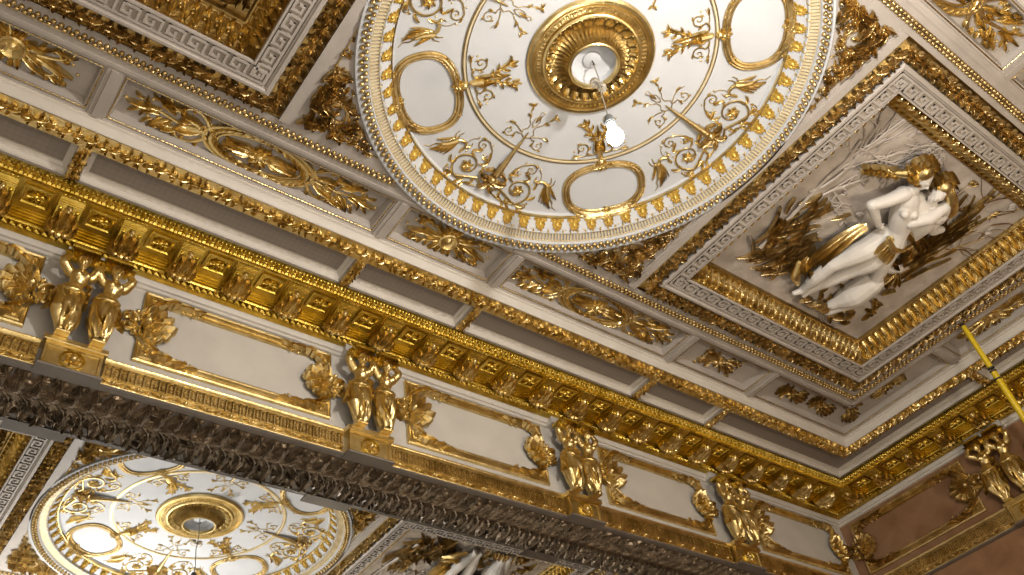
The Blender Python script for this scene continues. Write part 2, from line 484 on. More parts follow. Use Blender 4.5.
COF = [(0,1.0),(.0005,1.003),(.0065,1.0035),(.007,1.007),(.0085,1.010),(.0088,1.018)]
ZF = 1.018
def coffer(poly, label, loc, orn, floor_mat=None):
    t = thing('ceiling_coffer', label, 'ceiling coffer', loc, 'white coffers with gilt ornaments around the ceiling edge')
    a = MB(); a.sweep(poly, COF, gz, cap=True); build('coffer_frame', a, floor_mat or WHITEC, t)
    a = MB()
    for (x, y, an, L) in sides(poly, .0040):
        pen = Pen(a, GC(1.0034)).sub(x, y, an)
        n = max(2, int(L/.006))
        for i in range(n): pen.path([(i*L/n+.0004, 0), ((i+.82)*L/n, 0)], .0011, n=5)
    build('gold_string_moulding', a, GOLDW, t)
    big = orn in (orn_long, orn_sun); N_ = loc[1] > CY+.1 and loc[0] < XW-C1
    orn(t, Pen(None, GC(ZF)).sub(loc[0], loc[1]+(.003 if N_ else 0), 0 if len(loc) < 4 else loc[3], 1.1 if big else 1.08))
    return t
def with_mb(pen): mb = MB(); return mb, Pen(mb, pen.g)

def orn_long(t, pen0):
    """oval medallion of leaves with foliage sprays left and right"""
    mb, p = with_mb(pen0)
    pts = lambda a, b_: [(a*cos(2*pi*i/40), b_*sin(2*pi*i/40)) for i in range(41)]
    p.path(pts(.072, .0305), .0030); p.path(pts(.055, .0215), .0018); p.path(pts(.0635, .0265), .0036)
    for i in range(30):
        a = 2*pi*i/30
        p.warp(lambda u, v, w: (u, v, w+.002)).leaf(.0635*cos(a), .0265*sin(a), a+pi/2+.5, .014, .0075, -.6, .003, 2, 6); p.ball(.075*cos(a), .032*sin(a), .0022)
    build('oval_wreath', mb, GOLD, t)
    mb, p = with_mb(pen0)
    p.flower(0, 0, .016, 8)
    for sx in (-1, 1):
        p.leaf(.005*sx, 0, 0 if sx > 0 else pi, .044, .014, 0, .007, 4, 11)
        for k in range(5):
            for sy in (-1, 1): p.leaf(sx*(.010+.007*k), .001*sy, (0 if sx > 0 else pi)+sx*sy*.75, .018-.0015*k, .0075, sx*sy*-.5, .004, 2, 6)
        for sy in (-1, 1):
            p.leaf(.008*sx, 0, atan2(.5*sy, sx), .026, .012, .5*sx*sy*-1, .005, 3)
            p.leaf(0, 0, atan2(sy, .45*sx), .019, .010, 0, .004, 2)
    build('leaf_rosette', mb, GOLD, t)
    for sx in (-1, 1):
        mb, p1 = with_mb(pen0.sub(0, 0, 0, 1, sx))
        for sy in (-1, 1):
            p1.scroll(.066, .006*sy, sy*.9, .052, -sy*3.6, .0028, .0012, leaves=3, ll=.014)
            p1.scroll(.078, .003*sy, sy*.25, .070, sy*2.0, .0024, .0010, leaves=4, ll=.017)
            p1.leaf(.075, .004*sy, sy*.55, .030, .0085, -sy*.7, .005, 3)
            p1.leaf(.098, .010*sy, sy*.9, .026, .0075, -sy*1.2, .004, 3)
            p1.leaf(.112, .006*sy, sy*.35, .030, .0070, sy*.9, .004, 3)
            p1.leaf(.125, .004*sy, -sy*.3, .022, .0060, sy*1.2, .004, 2)
        p1.path([(.068, 0), (.10, .003), (.13, -.002), (.152, 0)], .0030, .0012)
        p1.leaf(.132, 0, 0, .032, .0075, 0, .005, 3); p1.ball(.165, 0, .0028)
        for sy in (-1, 1):
            for x, y, a in ((.084,.004,.7),(.094,.006,.3),(.100,.014,1.1),(.108,.004,.8),(.114,.014,.1),(.122,.006,.9),(.130,.014,.4),(.138,.003,.8),(.146,.008,.2),(.090,.018,.9)):
                p1.leaf(x, sy*y, sy*a, .0145, .0052, sy*.7, .003, 2, 6)
        for q in ((.120,.016),(.136,.012),(.138,-.012),(.118,-.018),(.150,.006)): p1.ball(q[0], q[1], .0024)
        build('foliage_spray', mb, GOLD, t)
def orn_sun(t, pen0):
    mb, p = with_mb(pen0); p.cup(0, 0, .0145)
    for k in range(14):
        a = 2*pi*k/14+.1; L = .032 if abs(cos(a)) > .8 else .024
        p.leaf(.011*cos(a), .011*sin(a), a, L*(1 if k % 2 else .7), .0075, .4*(-1)**k, .004, 3)
    build('rosette', mb, GOLD, t)
    for sx in (-1, 1):
        mb, p1 = with_mb(pen0.sub(0, 0, 0, 1, sx))
        for sy in (-1, 1):
            p1.scroll(.018, .006*sy, sy*.75, .038, -sy*3.2, .0022, .001, leaves=3, ll=.013)
            p1.scroll(.024, .004*sy, sy*.15, .042, sy*1.6, .0022, .001, leaves=3, ll=.014)
            p1.scroll(.006, .014*sy, sy*1.3, .026, -sy*2.4, .0018, .001, leaves=2, ll=.012)
        p1.leaf(.020, 0, 0, .046, .0085, .3, .005, 4, 11); p1.ball(.068, 0, .0022)
        for sy in (-1, 1):
            for x, y, a in ((.030,.012,.6),(.040,.016,.2),(.050,.008,.9),(.026,.022,1.2),(.046,.020,-.3)): p1.leaf(x, sy*y, sy*a, .015, .0055, sy*.6, .003, 2, 6)
        for q in ((.055,.015),(.060,-.010),(.045,-.022)): p1.ball(q[0], q[1], .0023)
        build('foliage_spray', mb, GOLD, t)
def orn_small(t, pen0):
    mb, p = with_mb(pen0)
    p.flower(0, 0, .014, 7)
    for sx in (-1, 1):
        p1 = p.sub(0, 0, 0, 1, sx)
        for sy in (-1, 1):
            p1.scroll(.006, .004*sy, sy*.7, .045, -sy*4.0, .0022, .001, leaves=3, ll=.014)
            p1.scroll(.014, .002*sy, sy*.1, .042, sy*3.0, .0020, .001, leaves=3, ll=.013)
            p1.leaf(.012, .004*sy, sy*.6, .026, .0075, -sy*.9, .004, 3)
    build('foliage_rosette', mb, GOLDW, t)
def orn_corner(t, pen0):
    for (x, y, a) in ((-.155,.002,0), (-.070,.0,.2), (.0,-.02,pi/4), (.0,-.105,pi/2)):
        mb, p = with_mb(pen0.sub(x, y, a, .9))
        p.flower(0, 0, .014, 7)
        for sx in (-1, 1):
            p1 = p.sub(0, 0, 0, 1, sx)
            for sy in (-1, 1):
                p1.scroll(.006, .004*sy, sy*.7, .042, -sy*4.0, .0022, .001, leaves=3, ll=.015)
                p1.leaf(.012, .004*sy, sy*.5, .030, .013, -sy*.9, .004, 3)
            p1.leaf(.010, 0, 0, .034, .013, 0, .004, 3)
        build('foliage_rosette', mb, GOLDD, t)
cn0, cn1 = YW-C1, YW-C0; cm = (cn0+cn1)/2
cl = [('white coffer with a gilt sunburst at the left edge of the photo', orn_sun),
      ('long white coffer with a gilt oval wreath left of the round medallion', orn_long),
      ('short white coffer with a gilt sunburst right below the round medallion', orn_sun),
      ('long white coffer with a gilt oval wreath below the right relief panel corner', orn_long),
      ('short white coffer with a small gilt foliage rosette near the room corner', orn_small)]
for i in range(5):
    coffer(rect(DX[i]+DH, DX[i+1]-DH, cn0, cn1), cl[i][0], ((DX[i]+DX[i+1])/2, cm, ZF), cl[i][1])
ce0, ce1 = XW-C1, XW-C0
coffer([(DX[-1]+DH, cn0), (ce0, cn0), (ce0, DYE[0]+DH), (ce1, DYE[0]+DH), (ce1, cn1), (DX[-1]+DH, cn1)],
       'bent white coffer with dull gilt foliage turning the room corner', ((ce0+ce1)/2-.005, cm, ZF), orn_corner)
t = coffer(rect(ce0, ce1, DYE[1]+DH, DYE[0]-DH), 'coffer with dull gilt foliage on the end wall side above the yellow pole tip', ((ce0+ce1)/2, .3705, ZF, pi/2), orn_sun)
coffer([(ce0, DYE[1]-DH), (ce0, YS+C1), (DX[-1]+DH, YS+C1), (DX[-1]+DH, YS+C0), (ce1, YS+C0), (ce1, DYE[1]-DH)],
       'bent coffer at the far corner of the ceiling beyond the relief panel', ((ce0+ce1)/2, YS+(C0+C1)/2, ZF), lambda t, p: orn_small(t, p))
cl = ['opposite long coffer with a gilt oval wreath, beyond the left panel', 'opposite sunburst coffer hidden above the medallion top',
      'white coffer with a gilt oval wreath at the top right corner of the photo', 'opposite short coffer with gilt sunburst beyond the top right corner']
for k, i in enumerate((1, 2, 3, 4)):
    coffer(rect(DX[i]+DH, DX[i+1]-DH, YS+C0, YS+C1), cl[k], ((DX[i]+DX[i+1])/2, YS+(C0+C1)/2, ZF), orn_long if i in (1, 3) else orn_sun)

# bead row around the central field
m = MB()
for k, (x, y, a, L) in enumerate(sides(ROOM, .3045)):
    if k == 3: continue
    pen = Pen(m, GC(1.0)).sub(x, y, a)
    c, s_ = cos(a), sin(a)
    beads(pen, L, .0036, .0086, True, skip=lambda u: hypot(x+c*u-CX, y+s_*u-CY) < .319)
for k, (x, y, a, L) in enumerate(sides(ROOM, .2995)):
    if k == 3: continue
    c, s_ = cos(a), sin(a); pen = Pen(m, GC(1.0)).sub(x, y, a)
    for q in range(int(L/.02)):
        u = q*.02
        if hypot(x+c*(u+.01)-CX, y+s_*(u+.01)-CY) > .324: m.box(u, u+.02, -.0006, .0006, -.0003, .0015, pen.g)
trim(m, GOLDW)

# =============================================================== central field with the round opening
PX0, PX1 = .262, .9015          # field between the two square panels
PY0, PY1 = YS+.3185, YW-.3185
RO = .3125
m = MB(); ya, yb = YS+C1, YW-C1
xsamp = [PX0]+[CX-RO*cos(pi*i/96) for i in range(97)]+[PX1]
up, lo = [], []
for x in xsamp:
    dd = max(0, RO**2-(x-CX)**2); h = sqrt(dd)
    up.append([(x, CY+h, 1.0), (x, yb, 1.0)]); lo.append([(x, ya, 1.0), (x, CY-h, 1.0)])
m.grid(up); m.grid(lo)
XPL, XPR = XL+C1, XW-C1
m.add([(XPL,ya,1),(XL+.3185,ya,1),(XL+.3185,yb,1),(XPL,yb,1)], [(0,1,2,3)])
m.add([(XPR,ya,1),(XW-.3185,ya,1),(XW-.3185,yb,1),(XPR,yb,1)], [(0,1,2,3)])
for xa, xb in ((XL+.3185, PX0), (PX1, XW-.3185)):
    m.add([(xa,PY1,1),(xb,PY1,1),(xb,yb,1),(xa,yb,1)], [(0,1,2,3)]); m.add([(xa,PY0,1),(xb,PY0,1),(xb,ya,1),(xa,ya,1)], [(0,1,2,3)])
for xa, xb in ((XPL, CX-.088), (CX+.088, XPR)):
    m.box(xa+.004, xb, yb-.0095, yb-.0045, .998, 1.0); m.box(xa+.004, xb, ya+.0045, ya+.0095, .998, 1.0)
m.box(XPR-.0095, XPR-.0045, ya, yb, .998, 1.0)
for x, sg in ((PX0, 1), (PX1, -1)):           # white rails beside the panels
    m.box(min(x, x+sg*.012), max(x, x+sg*.012), PY0, PY1, .9955, 1.001)
    m.box(min(x+sg*.012, x+sg*.016), max(x+sg*.012, x+sg*.016), PY0, PY1, .998, 1.001)
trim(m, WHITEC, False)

# ---- round medallion
def zdome(r):
    P = [(0,1.0465),(.10,1.0455),(.20,1.0405),(.25,1.0355),(.266,1.0325),(.2685,1.028),(.283,1.013),(.2865,1.0095),(.2985,1.005),(.3135,1.0)]
    for (r0, z0), (r1, z1) in zip(P, P[1:]):
        if r <= r1: return z0+(z1-z0)*(r-r0)/(r1-r0)
    return 1.0
GM = lambda u, v, w: (CX+u, CY+v, zdome(hypot(u, v))-w)
med = thing('ceiling_medallion', 'huge round white ceiling medallion with gilt scrolls and ovals', 'ceiling medallion', (CX, CY, 1.0))
m = MB(); m.revolve([(.3170,1.001),(.3170,.9965),(.3160,.9955),(.3130,.9955),(.3122,.9975),(.2995,.9975),(.2990,.9990),(.2988,1.0055),
    (.2865,1.0095),(.2858,1.006),(.2845,1.006),(.2838,1.012),(.2765,1.0175),(.2705,1.0245),(.2685,1.028),(.266,1.0325),(.25,1.0355),(.20,1.0405),(.10,1.0455),(.001,1.0465)], CX, CY, 160)
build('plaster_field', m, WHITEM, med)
m = MB(); pen = Pen(m, lambda u, v, w: (CX+u, CY+v, .9975-w)); n = 186
for i in range(n):
    a = 2*pi*i/n
    pen.ball(.3028*cos(a), .3028*sin(a), .0035, sq=1.3)
    a += pi/n
    pen.ball(.3085*cos(a), .3085*sin(a), .0038, sq=1.3)
build('bead_ring', m, GOLDW, med)
m = MB(); n = 370
for i in range(n):
    a = 2*pi*i/n; p = Pen(m, GM).sub(0, 0, a)
    m.box(.2872, .2975, -.0010, .0010, -.0005, .0030, p.g)
m.revolve([(.2872,1.0095),(.2872,1.0068),(.2862,1.0068)], CX, CY, 120); m.revolve([(.2978,1.005),(.2978,1.0025),(.2986,1.0025)], CX, CY, 120)
build('ribbed_ring', m, PALE, med)
m = MB(); n = 150
for i in range(n):
    a = 2*pi*i/n; Pen(m, GM).ball(.2848*cos(a), .2848*sin(a), .0019, sq=3.0)
m.revolve([(.2700,1.0265),(.2698,1.0235),(.2684,1.0240),(.2680,1.0285)], CX, CY, 140)
build('gold_line_ring', m, GOLD, med)
# ring around the inner field
m = MB()
for r0, h, w_ in ((.1758,.0016,.0009),(.1705,.0012,.0007)):
    m.revolve([(r0-w_,zdome(r0)+.0003),(r0-w_*.7,zdome(r0)-h),(r0+w_*.7,zdome(r0)-h),(r0+w_,zdome(r0)+.0003)], CX, CY, 120)
build('inner_ring', m, GOLD, med)
m = MB(); r0 = .1732
m.revolve([(r0-.0018,zdome(r0)+.0003),(r0-.0012,zdome(r0)-.0022),(r0+.0012,zdome(r0)-.0022),(r0+.0018,zdome(r0)+.0003)], CX, CY, 120)
build('cream_torus', m, PALE, med)
# palmettes on the cove
m = MB(); p = Pen(m, GM).sub(0, .2762, 0, 1.3)
for t_ in (-1.35, -.85, -.3, .3, .85, 1.35):
    p.leaf(0, -.0010, pi/2+t_, .0074*(1-.10*abs(t_)), .0050, 0, .0022, 0, 5, .8)
for t_ in (-1, 1):
    p.leaf(.001*t_, -.001, -pi/2+t_*.95, .0078, .0046, t_*.8, .0020, 0, 5, .7); p.ball(t_*.0066, -.0030, .0018, sq=1.2)
p.leaf(0, -.001, -pi/2, .0050, .0040, 0, .002, 0, 5, .7)
p.ball(0, -.0005, .0034, sq=1.4)
pal0 = build('palmette', m, GOLDP, med)
for i in range(1, 64):
    c = pal0.copy(); col.objects.link(c); c.rotation_euler = (0, 0, 2*pi*i/64)
m = MB()
for i in range(64):
    p = Pen(m, GM).sub(0, 0, 2*pi*(i+.5)/64).sub(0, .2785, 0)
    p.leaf(0, -.003, -pi/2, .006, .003, 0, .001, 0, 5, .4); p.leaf(0, .004, pi/2, .0045, .0035, 0, .001, 0, 5, .4)
    p.ball(.0, .0015, .0012)
build('dart_row', m, GOLDP, med)
# oval mirrors of plaster with reeded frames, at the diagonals
def rot_parts(objs, angs):
    for a in angs:
        for o in objs:
            c = copy_tree(o); c.rotation_euler = (0, 0, a)
RO_ = .2265
def ov(a_, b_, n=48):   # radial a_, tangential b_, squarish oval
    out = []
    for i in range(n+1):
        t = 2*pi*i/n; k = (abs(cos(t))**2.5+abs(sin(t))**2.5)**(-1/2.5)
        out.append((b_*k*cos(t), RO_+a_*k*sin(t)))
    return out
m = MB(); p = Pen(m, GM)
for a_, b_, r in ((.0455,.0627,.0020),(.0416,.0588,.0031),(.0375,.0547,.0019)): p.path(ov(a_, b_), r, n=8, lift=.7)
frame = build('oval_frame', m, GOLDW, med)
for (x, y) in ((0,RO_-.0425),(0,RO_+.0425)):
    m = MB(); p = Pen(m, GM); p.flower(x, y, .0100, 7); p.warp(lambda u, v, w: (u, v, w+.003)).flower(x, y, .006, 5, .4)
    for sx in (-1, 1):
        p.leaf(x, y, 0 if sx > 0 else pi, .017, .009, 0, .004, 3); p.leaf(x, y, pi/2+sx*.9, .010, .007, 0, .003, 2); p.leaf(x, y, -pi/2+sx*.9, .010, .007, 0, .003, 2)
    build('oval_clasp', m, GOLD, frame)
for sx in (-1, 1):
    for sy in (-1, 1):
        m = MB(); Pen(m, GM).warp(lambda u, v, w: (u, v, w+.002)).flower(sx*.043, RO_+sy*.0335, .0060, 5); build('frame_knot', m, GOLD, frame)
m = MB(); p = Pen(m, GM)   # foliage from the oval towards the hub
p.ball(0, .176, .0060, sq=1.3); p.ball(0, .165, .0042, sq=1.3); p.flower(0, .145, .0075, 6); p.path([(0,.165),(0,.15)], .0042, .0055, n=8)
for sx in (-1, 1):
    for k in range(4): p.leaf(sx*.002, .162-.004*k, -pi/2+sx*(.55-.05*k), .016, .0065, -sx*.4, .004, 1, 6)
    p.path([(sx*.003,.142),(sx*.009,.130),(sx*.010,.120),(sx*.016,.108)], .0018, .0009)
    for x, y, a in ((.007,.132,-.6),(.011,.124,.5),(.014,.112,-.4),(.003,.139,.9),(.005,.136,.2),(.009,.129,1.0),(.010,.122,-.5),(.012,.116,.9),(.015,.110,.1),(.016,.108,1.3)):
        p.leaf(sx*x, y, -pi/2+sx*a, .0125, .0048, sx*.4, .0022, 2, 6)
    p.spiral(sx*.026, .1480, .0110, pi/2+sx*.6, sx*8.2, .0013, .0007, leaves=3, ll=.008, stem=[(sx*.004,.160),(sx*.010,.1625),(sx*.016,.162)])
    p.path([(sx*.014,.1605),(sx*.024,.1625),(sx*.034,.1610),(sx*.040,.156)], .0011, .0005); p.leaf(sx*.030, .162, sx*-.3+(pi if sx < 0 else 0), .013, .005, sx*.5, .002, 2, 6)
    for q in ((.018,.104),(.021,.110),(.006,.112),(.038,.151)): p.ball(sx*q[0], q[1], .0017)
p.leaf(0, .138, -pi/2, .026, .006, 0, .003, 2, 7)
build('inner_spray', m, GOLD, frame)
for o in (frame,): o.rotation_euler = (0, 0, pi/4)
rot_parts([frame], [pi/4+pi/2, pi/4+pi, pi/4+3*pi/2])
# spear ornaments on the axes
m = MB(); p = Pen(m, GM)
p.path([(0, .142), (0, .160), (0, .185), (0, .205), (0, .222)], .0009, .0056, n=10, lift=1.3)
for y in (.206, .213, .220, .226): p.path([(-.0050, y), (.0050, y)], .0016, n=6, lift=1.6)
p.ball(0, .233, .0075, sq=1.4); p.flower(0, .243, .010, 6)
for sx in (-1, 1):
    p.leaf(0, .236, pi/2+sx*1.3, .026, .012, sx*1.2, .005, 3)
    p.leaf(0, .244, pi/2+sx*.5, .018, .009, sx*1.1, .004, 2)
    p.leaf(0, .222, pi/2+sx*1.9, .020, .008, -sx*1.2, .004, 3)
spear = build('spear_ornament', m, GOLDW, med)
m = MB(); p = Pen(m, GM)   # lyre around the spear tip
for sx in (-1, 1):
    p.path([(sx*.0015,.152),(sx*.007,.149),(sx*.0095,.142),(sx*.0045,.136),(sx*.0055,.129),(sx*.0105,.124),(sx*.0125,.117),(sx*.0185,.110),(sx*.0205,.102)], .0008, .0007)
    p.path([(0,.132),(sx*.0035,.127),(sx*.0045,.119),(sx*.0015,.113),(sx*.0030,.105)], .0008, .0006)
    for x, y, a in ((.012,.120,.9),(.017,.111,.2),(.020,.104,1.2),(.020,.104,-.4)): p.leaf(sx*x, y, -pi/2+sx*a, .0085, .0034, sx*.4, .0018, 1, 5)
    p.ball(sx*.021, .100, .0017); p.ball(sx*.0245, .105, .0014)
    p.spiral(sx*.0260, .1535, .0100, pi+sx*.4 if sx > 0 else -.4, -sx*8.0, .0009, .0006, leaves=3, ll=.007, stem=[(sx*.008,.148),(sx*.012,.150)])
    p.path([(sx*.010,.146),(sx*.020,.141),(sx*.030,.140),(sx*.038,.143)], .0009, .0005); p.leaf(sx*.024, .140, -pi/2+sx*1.2, .011, .004, sx*.6, .0018, 2, 5)
p.leaf(0, .124, -pi/2, .014, .0036, 0, .002, 1, 6); p.ball(0, .104, .0015)
build('lyre_tracery', m, GOLD, spear)
def sector(p):
    # big rinceau scroll between spear and oval, with smaller volutes round it
    p.spiral(.0465, .2320, .0245, -1.9+pi, -9.2, .0019, .0009, leaves=0, stem=[(.012,.2500),(.016,.2465),(.020,.2430)])
    for k, a in enumerate((2.7, 1.9, 1.1, .3, -.5, -1.3, -2.1)):
        x, y = .0465+.0245*cos(a), .2320+.0245*sin(a)
        p.leaf(x, y, a-1.0, .015, .0052, -.9, .002, 2, 6); 
        if k % 2: p.leaf(x, y, a+.5-pi, .010, .0036, .8, .0018, 1, 5)
    for k in range(6): p.leaf(.0465, .2320, k*pi/3+.3, .0105, .0055, .9, .0028, 0, 6)
    p.ball(.0465, .2320, .0032, sq=1.5)
    p.spiral(.0440, .1925, .0105, -2.2, 8.0, .0012, .0007, leaves=2, ll=.008, stem=[(.020,.215),(.022,.204),(.028,.193)])
    p.spiral(.0250, .2085, .0050, -1.0, 5.5, .0010, .0006)
    p.spiral(.0700, .2500, .0070, 2.6, -6.5, .0011, .0006, leaves=2, ll=.008, stem=[(.046,.2575),(.054,.2560),(.060,.2535)])
    p.path([(.016,.2560),(.026,.2590),(.038,.2590),(.050,.2570)], .0013, .0009)
    for x, y, a in ((.022,.258,-.2),(.034,.259,.7),(.044,.258,-.6),(.058,.254,.5)): p.leaf(x, y, a, .013, .0046, .5, .0018, 2, 6)
    p.leaf(.021, .222, 1.5, .017, .005, .8, .002, 2, 6); p.leaf(.019, .214, .9, .016, .0045, -.8, .002, 2, 6); p.leaf(.027, .199, 2.2, .012, .004, -.6, .002, 1, 5)
    p.path([(.055,.186),(.062,.190),(.066,.197),(.066,.204)], .0008, .0005)
    for q in ((.030,.186),(.034,.206),(.060,.213),(.024,.232),(.068,.228),(.056,.184)): p.ball(q[0], q[1], .0015)
def bird(p):
    # griffin bird flying inwards: body, neck, head and beak, streaming wing feathers, tail
    b = p.sub(.0880, .2080, -2.29, 1.1, -1)
    b = b.sub(0, 0, pi, 1, 1)
    b.path([(-.014,-.001),(-.006,.001),(.002,.001),(.009,.000)], .0022, .0034, n=8)
    b.path([(.008,.001),(.013,.004),(.016,.009),(.0145,.014),(.018,.0165)], .0026, .0016, n=7)
    b.ball(.0185, .0165, .0027, sq=1.2); b.path([(.019,.0165),(.023,.0155),(.0245,.0125)], .0014, .0003)
    for k in range(6): b.leaf(.010-.004*k, .002, pi-.62+k*.11, .030-.0018*k, .0034, .45, .0018, 0, 7)
    for k in range(4): b.leaf(.008-.004*k, -.002, pi+.35+k*.12, .022-.002*k, .0032, -.40, .0018, 0, 6)
    b.path([(-.014,-.001),(-.022,-.004),(-.030,-.003),(-.036,-.008)], .0012, .0005); b.path([(-.014,-.001),(-.022,.001),(-.031,.003)], .0011, .0004)
    b.path([(.004,-.001),(.007,-.008),(.013,-.011)], .0012, .0006); b.path([(.007,-.001),(.012,-.005),(.018,-.006)], .0012, .0006)
m = MB(); sector(Pen(m, GM)); a_ = build('rinceau_scroll', m, GOLD, med)
m = MB(); sector(Pen(m, GM).sub(0, 0, 0, 1, -1)); b_ = build('rinceau_scroll', m, GOLD, med)
m = MB(); bird(Pen(m, GM)); c_ = build('griffin_bird', m, GOLD, med)
m = MB(); bird(Pen(m, GM).sub(0, 0, 0, 1, -1)); d_ = build('griffin_bird', m, GOLD, med)
rot_parts([spear, a_, b_, c_, d_], [pi/2, pi, 3*pi/2])

# ---- hub of the medallion
hub = thing('ceiling_rose', 'gilded round ceiling rose with fluted bell around the lamp hook', 'ceiling rose', (CX, CY, 1.046))
m = MB(); m.revolve([(.0885,1.046),(.0885,1.0425),(.086,1.040),(.082,1.040),(.0805,1.043),(.0795,1.043),(.0785,1.0405),(.0775,1.0405),(.0765,1.043),(.069,1.042),(.068,1.038),(.066,1.0365),(.064,1.0365),(.0625,1.039)], CX, CY, 96)
build('rim', m, GOLD, hub)
m = MB(); n = 76
for i in range(n):
    a = 2*pi*i/n; Pen(m, GC(1.0425)).sub(CX, CY, a).path([(.0700, 0), (.0728, 0), (.0756, 0)], .0022, n=6, lift=.4)
build('bead_row', m, GOLD, hub)
m = MB(); rows = []; n = 192
for r, z in ((.0625,1.040),(.058,1.0415),(.053,1.0430),(.047,1.0425),(.041,1.0385),(.0370,1.0325),(.0350,1.025)):
    k = min(1, (r-.033)/.012)
    rows.append([(CX+(r+.0009*k*cos(48*2*pi*i/n))*cos(2*pi*i/n), CY+(r+.0009*k*cos(48*2*pi*i/n))*sin(2*pi*i/n), z-.0016*k*cos(48*2*pi*i/n)) for i in range(n)])
m.grid(rows, closed=True); build('fluted_bell', m, GOLDD, hub)
m = MB()
for i in range(24):
    p = Pen(m, GC(1.0400)).sub(CX, CY, 2*pi*i/24)
    p.leaf(.0520, 0, 0, .0105, .0105, 0, .004, 2, 7, .5); p.ball(.0615, .0078, .0018, sq=1.6)
build('leaf_collar', m, GOLD, hub)
m = MB(); m.revolve([(.0350,1.026),(.0352,1.0225),(.0335,1.021),(.0315,1.0215),(.0305,1.024),(.0302,1.030)], CX, CY, 64); build('inner_rim', m, GOLD, hub)
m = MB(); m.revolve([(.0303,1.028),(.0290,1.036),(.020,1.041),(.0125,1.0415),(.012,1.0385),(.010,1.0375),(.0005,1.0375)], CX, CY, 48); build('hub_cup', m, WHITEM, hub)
m = MB(); m.tube([(CX, CY, 1.038), (CX, CY, 1.033), (CX+.0022, CY, 1.031), (CX+.0022, CY, 1.028), (CX, CY, 1.0265), (CX-.002, CY, 1.028)], .0008, 6); build('hook', m, BLACK, hub)

# ---- bare bulb on its wire
BX, BY = .5817, .3765
lamp = thing('hanging_bulb', 'bare lit bulb hanging on a thin wire from the medallion', 'lamp', (BX, BY, .85))
m = MB(); m.tube([(CX, CY, 1.0275), (CX+.002, CY+.001, 1.00), (CX-.001, CY+.003, .965), (BX+.001, BY, .93), (BX, BY, .912)], .0009, 6); build('wire', m, WIRE, lamp)
m = MB(); m.revolve([(.001,.914),(.004,.9135),(.0055,.911),(.0058,.905),(.0072,.904),(.0072,.8985),(.0060,.898),(.0060,.8955),(.001,.8955)], BX, BY, 20); build('socket', m, SOCK, lamp)
m = MB(); m.revolve([(.0045,.8960),(.0047,.890),(.0058,.885),(.0088,.879),(.0106,.873),(.0104,.868),(.0082,.863),(.0045,.8602),(.0003,.8595)], BX, BY, 24); build('glass_bulb', m, BULB, lamp)
clip = thing('wire_connector', 'clear plastic connector beside the lamp wire below the ceiling rose', 'connector', (CX, CY+.004, .985))
for dx in (-.008, .005):
    m = MB(); m.revolve([(.0003,.985),(.0055,.985),(.0062,.983),(.0062,.978),(.0055,.976),(.0003,.976)], CX+dx, CY+.003, 18); build('clear_disc', m, CLEAR, clip)
m = MB(); m.box(CX-.009, CX+.006, CY+.0015, CY+.0045, .9795, .9815); build('bridge', m, CLEAR, clip, False)

# ---- spandrel ornaments
def spandrel(sx, sy, label, name='spandrel_ornament'):
    ox, oy = (PX0+.016 if sx < 0 else PX1-.016), (PY0+.004 if sy < 0 else PY1-.004)
    t = thing(name, label, 'spandrel ornament', (ox, oy, 1.0), 'gilt carved spandrels between the medallion and its square')
    gs = lambda u, v, w: (ox-sx*u, oy-sy*v, 1.0-w)
    mb = MB(); p = Pen(mb, gs); mb2 = MB(); p2 = Pen(mb2, gs); mb3 = MB(); p3 = Pen(mb3, gs)
    # u runs along the long edge towards the middle, v inwards from the corner
    rn = random.Random(int(sx*3+sy*7+20))
    p.spiral(.044, .040, .020, 2.4, -7.5, .0034, .0016, leaves=6, ll=.018)
    p.spiral(.020, .066, .011, -1.0, 6.5, .0026, .0013, leaves=4, ll=.013)
    p.spiral(.078, .022, .011, 1.5, -6.5, .0026, .0013, leaves=4, ll=.013)
    def inside(u, v):
        x, y = ox-sx*u, oy-sy*v
        return u > .004 and v > .004 and hypot(x-CX, y-CY) > .3195
    for k in range(1500):
        u, v = rn.uniform(.004, .225), rn.uniform(.004, .20)
        if u > .11 and v > .03 or v > .11 and u > .03: continue
        if not inside(u, v): continue
        a = rn.uniform(0, 2*pi); L = rn.uniform(.012, .024)*(1 if inside(u*1.15+.006, v*1.15+.006) else .5)
        if not inside(u+cos(a)*L*.9, v+sin(a)*L*.9): continue
        if hypot(u-.044, v-.040) < .018 and k % 4: continue
        pp = p2 if u > max(v, .07) else p3 if v > max(u, .07) else p
        pp.leaf(u, v, a, L, L*rn.uniform(.30,.46), rn.uniform(-1.3,1.3), L*.28, 2, 6)
        if k % 3 == 0: pp.ball(u, v, .0022, sq=2.6)
    p2.path([(.055,.016),(.09,.009),(.14,.007),(.165,.006)], .0016, .0010); p3.path([(.016,.055),(.009,.09),(.007,.14),(.006,.165)], .0016, .0010)
    build('acanthus_carving', mb, GOLDW, t); build('foliage_horn', mb2, GOLDW, t); build('foliage_horn', mb3, GOLDW, t)
spandrel(-1, 1, 'gilt acanthus spandrel at the left of the medallion beside the left panel corner')
spandrel(1, 1, 'gilt acanthus spandrel below the medallion between bead row and relief panel')
spandrel(1, -1, 'gilt acanthus spandrel at the top right of the medallion')
spandrel(-1, -1, 'gilt acanthus spandrel at the top left of the medallion beyond the photo edge')

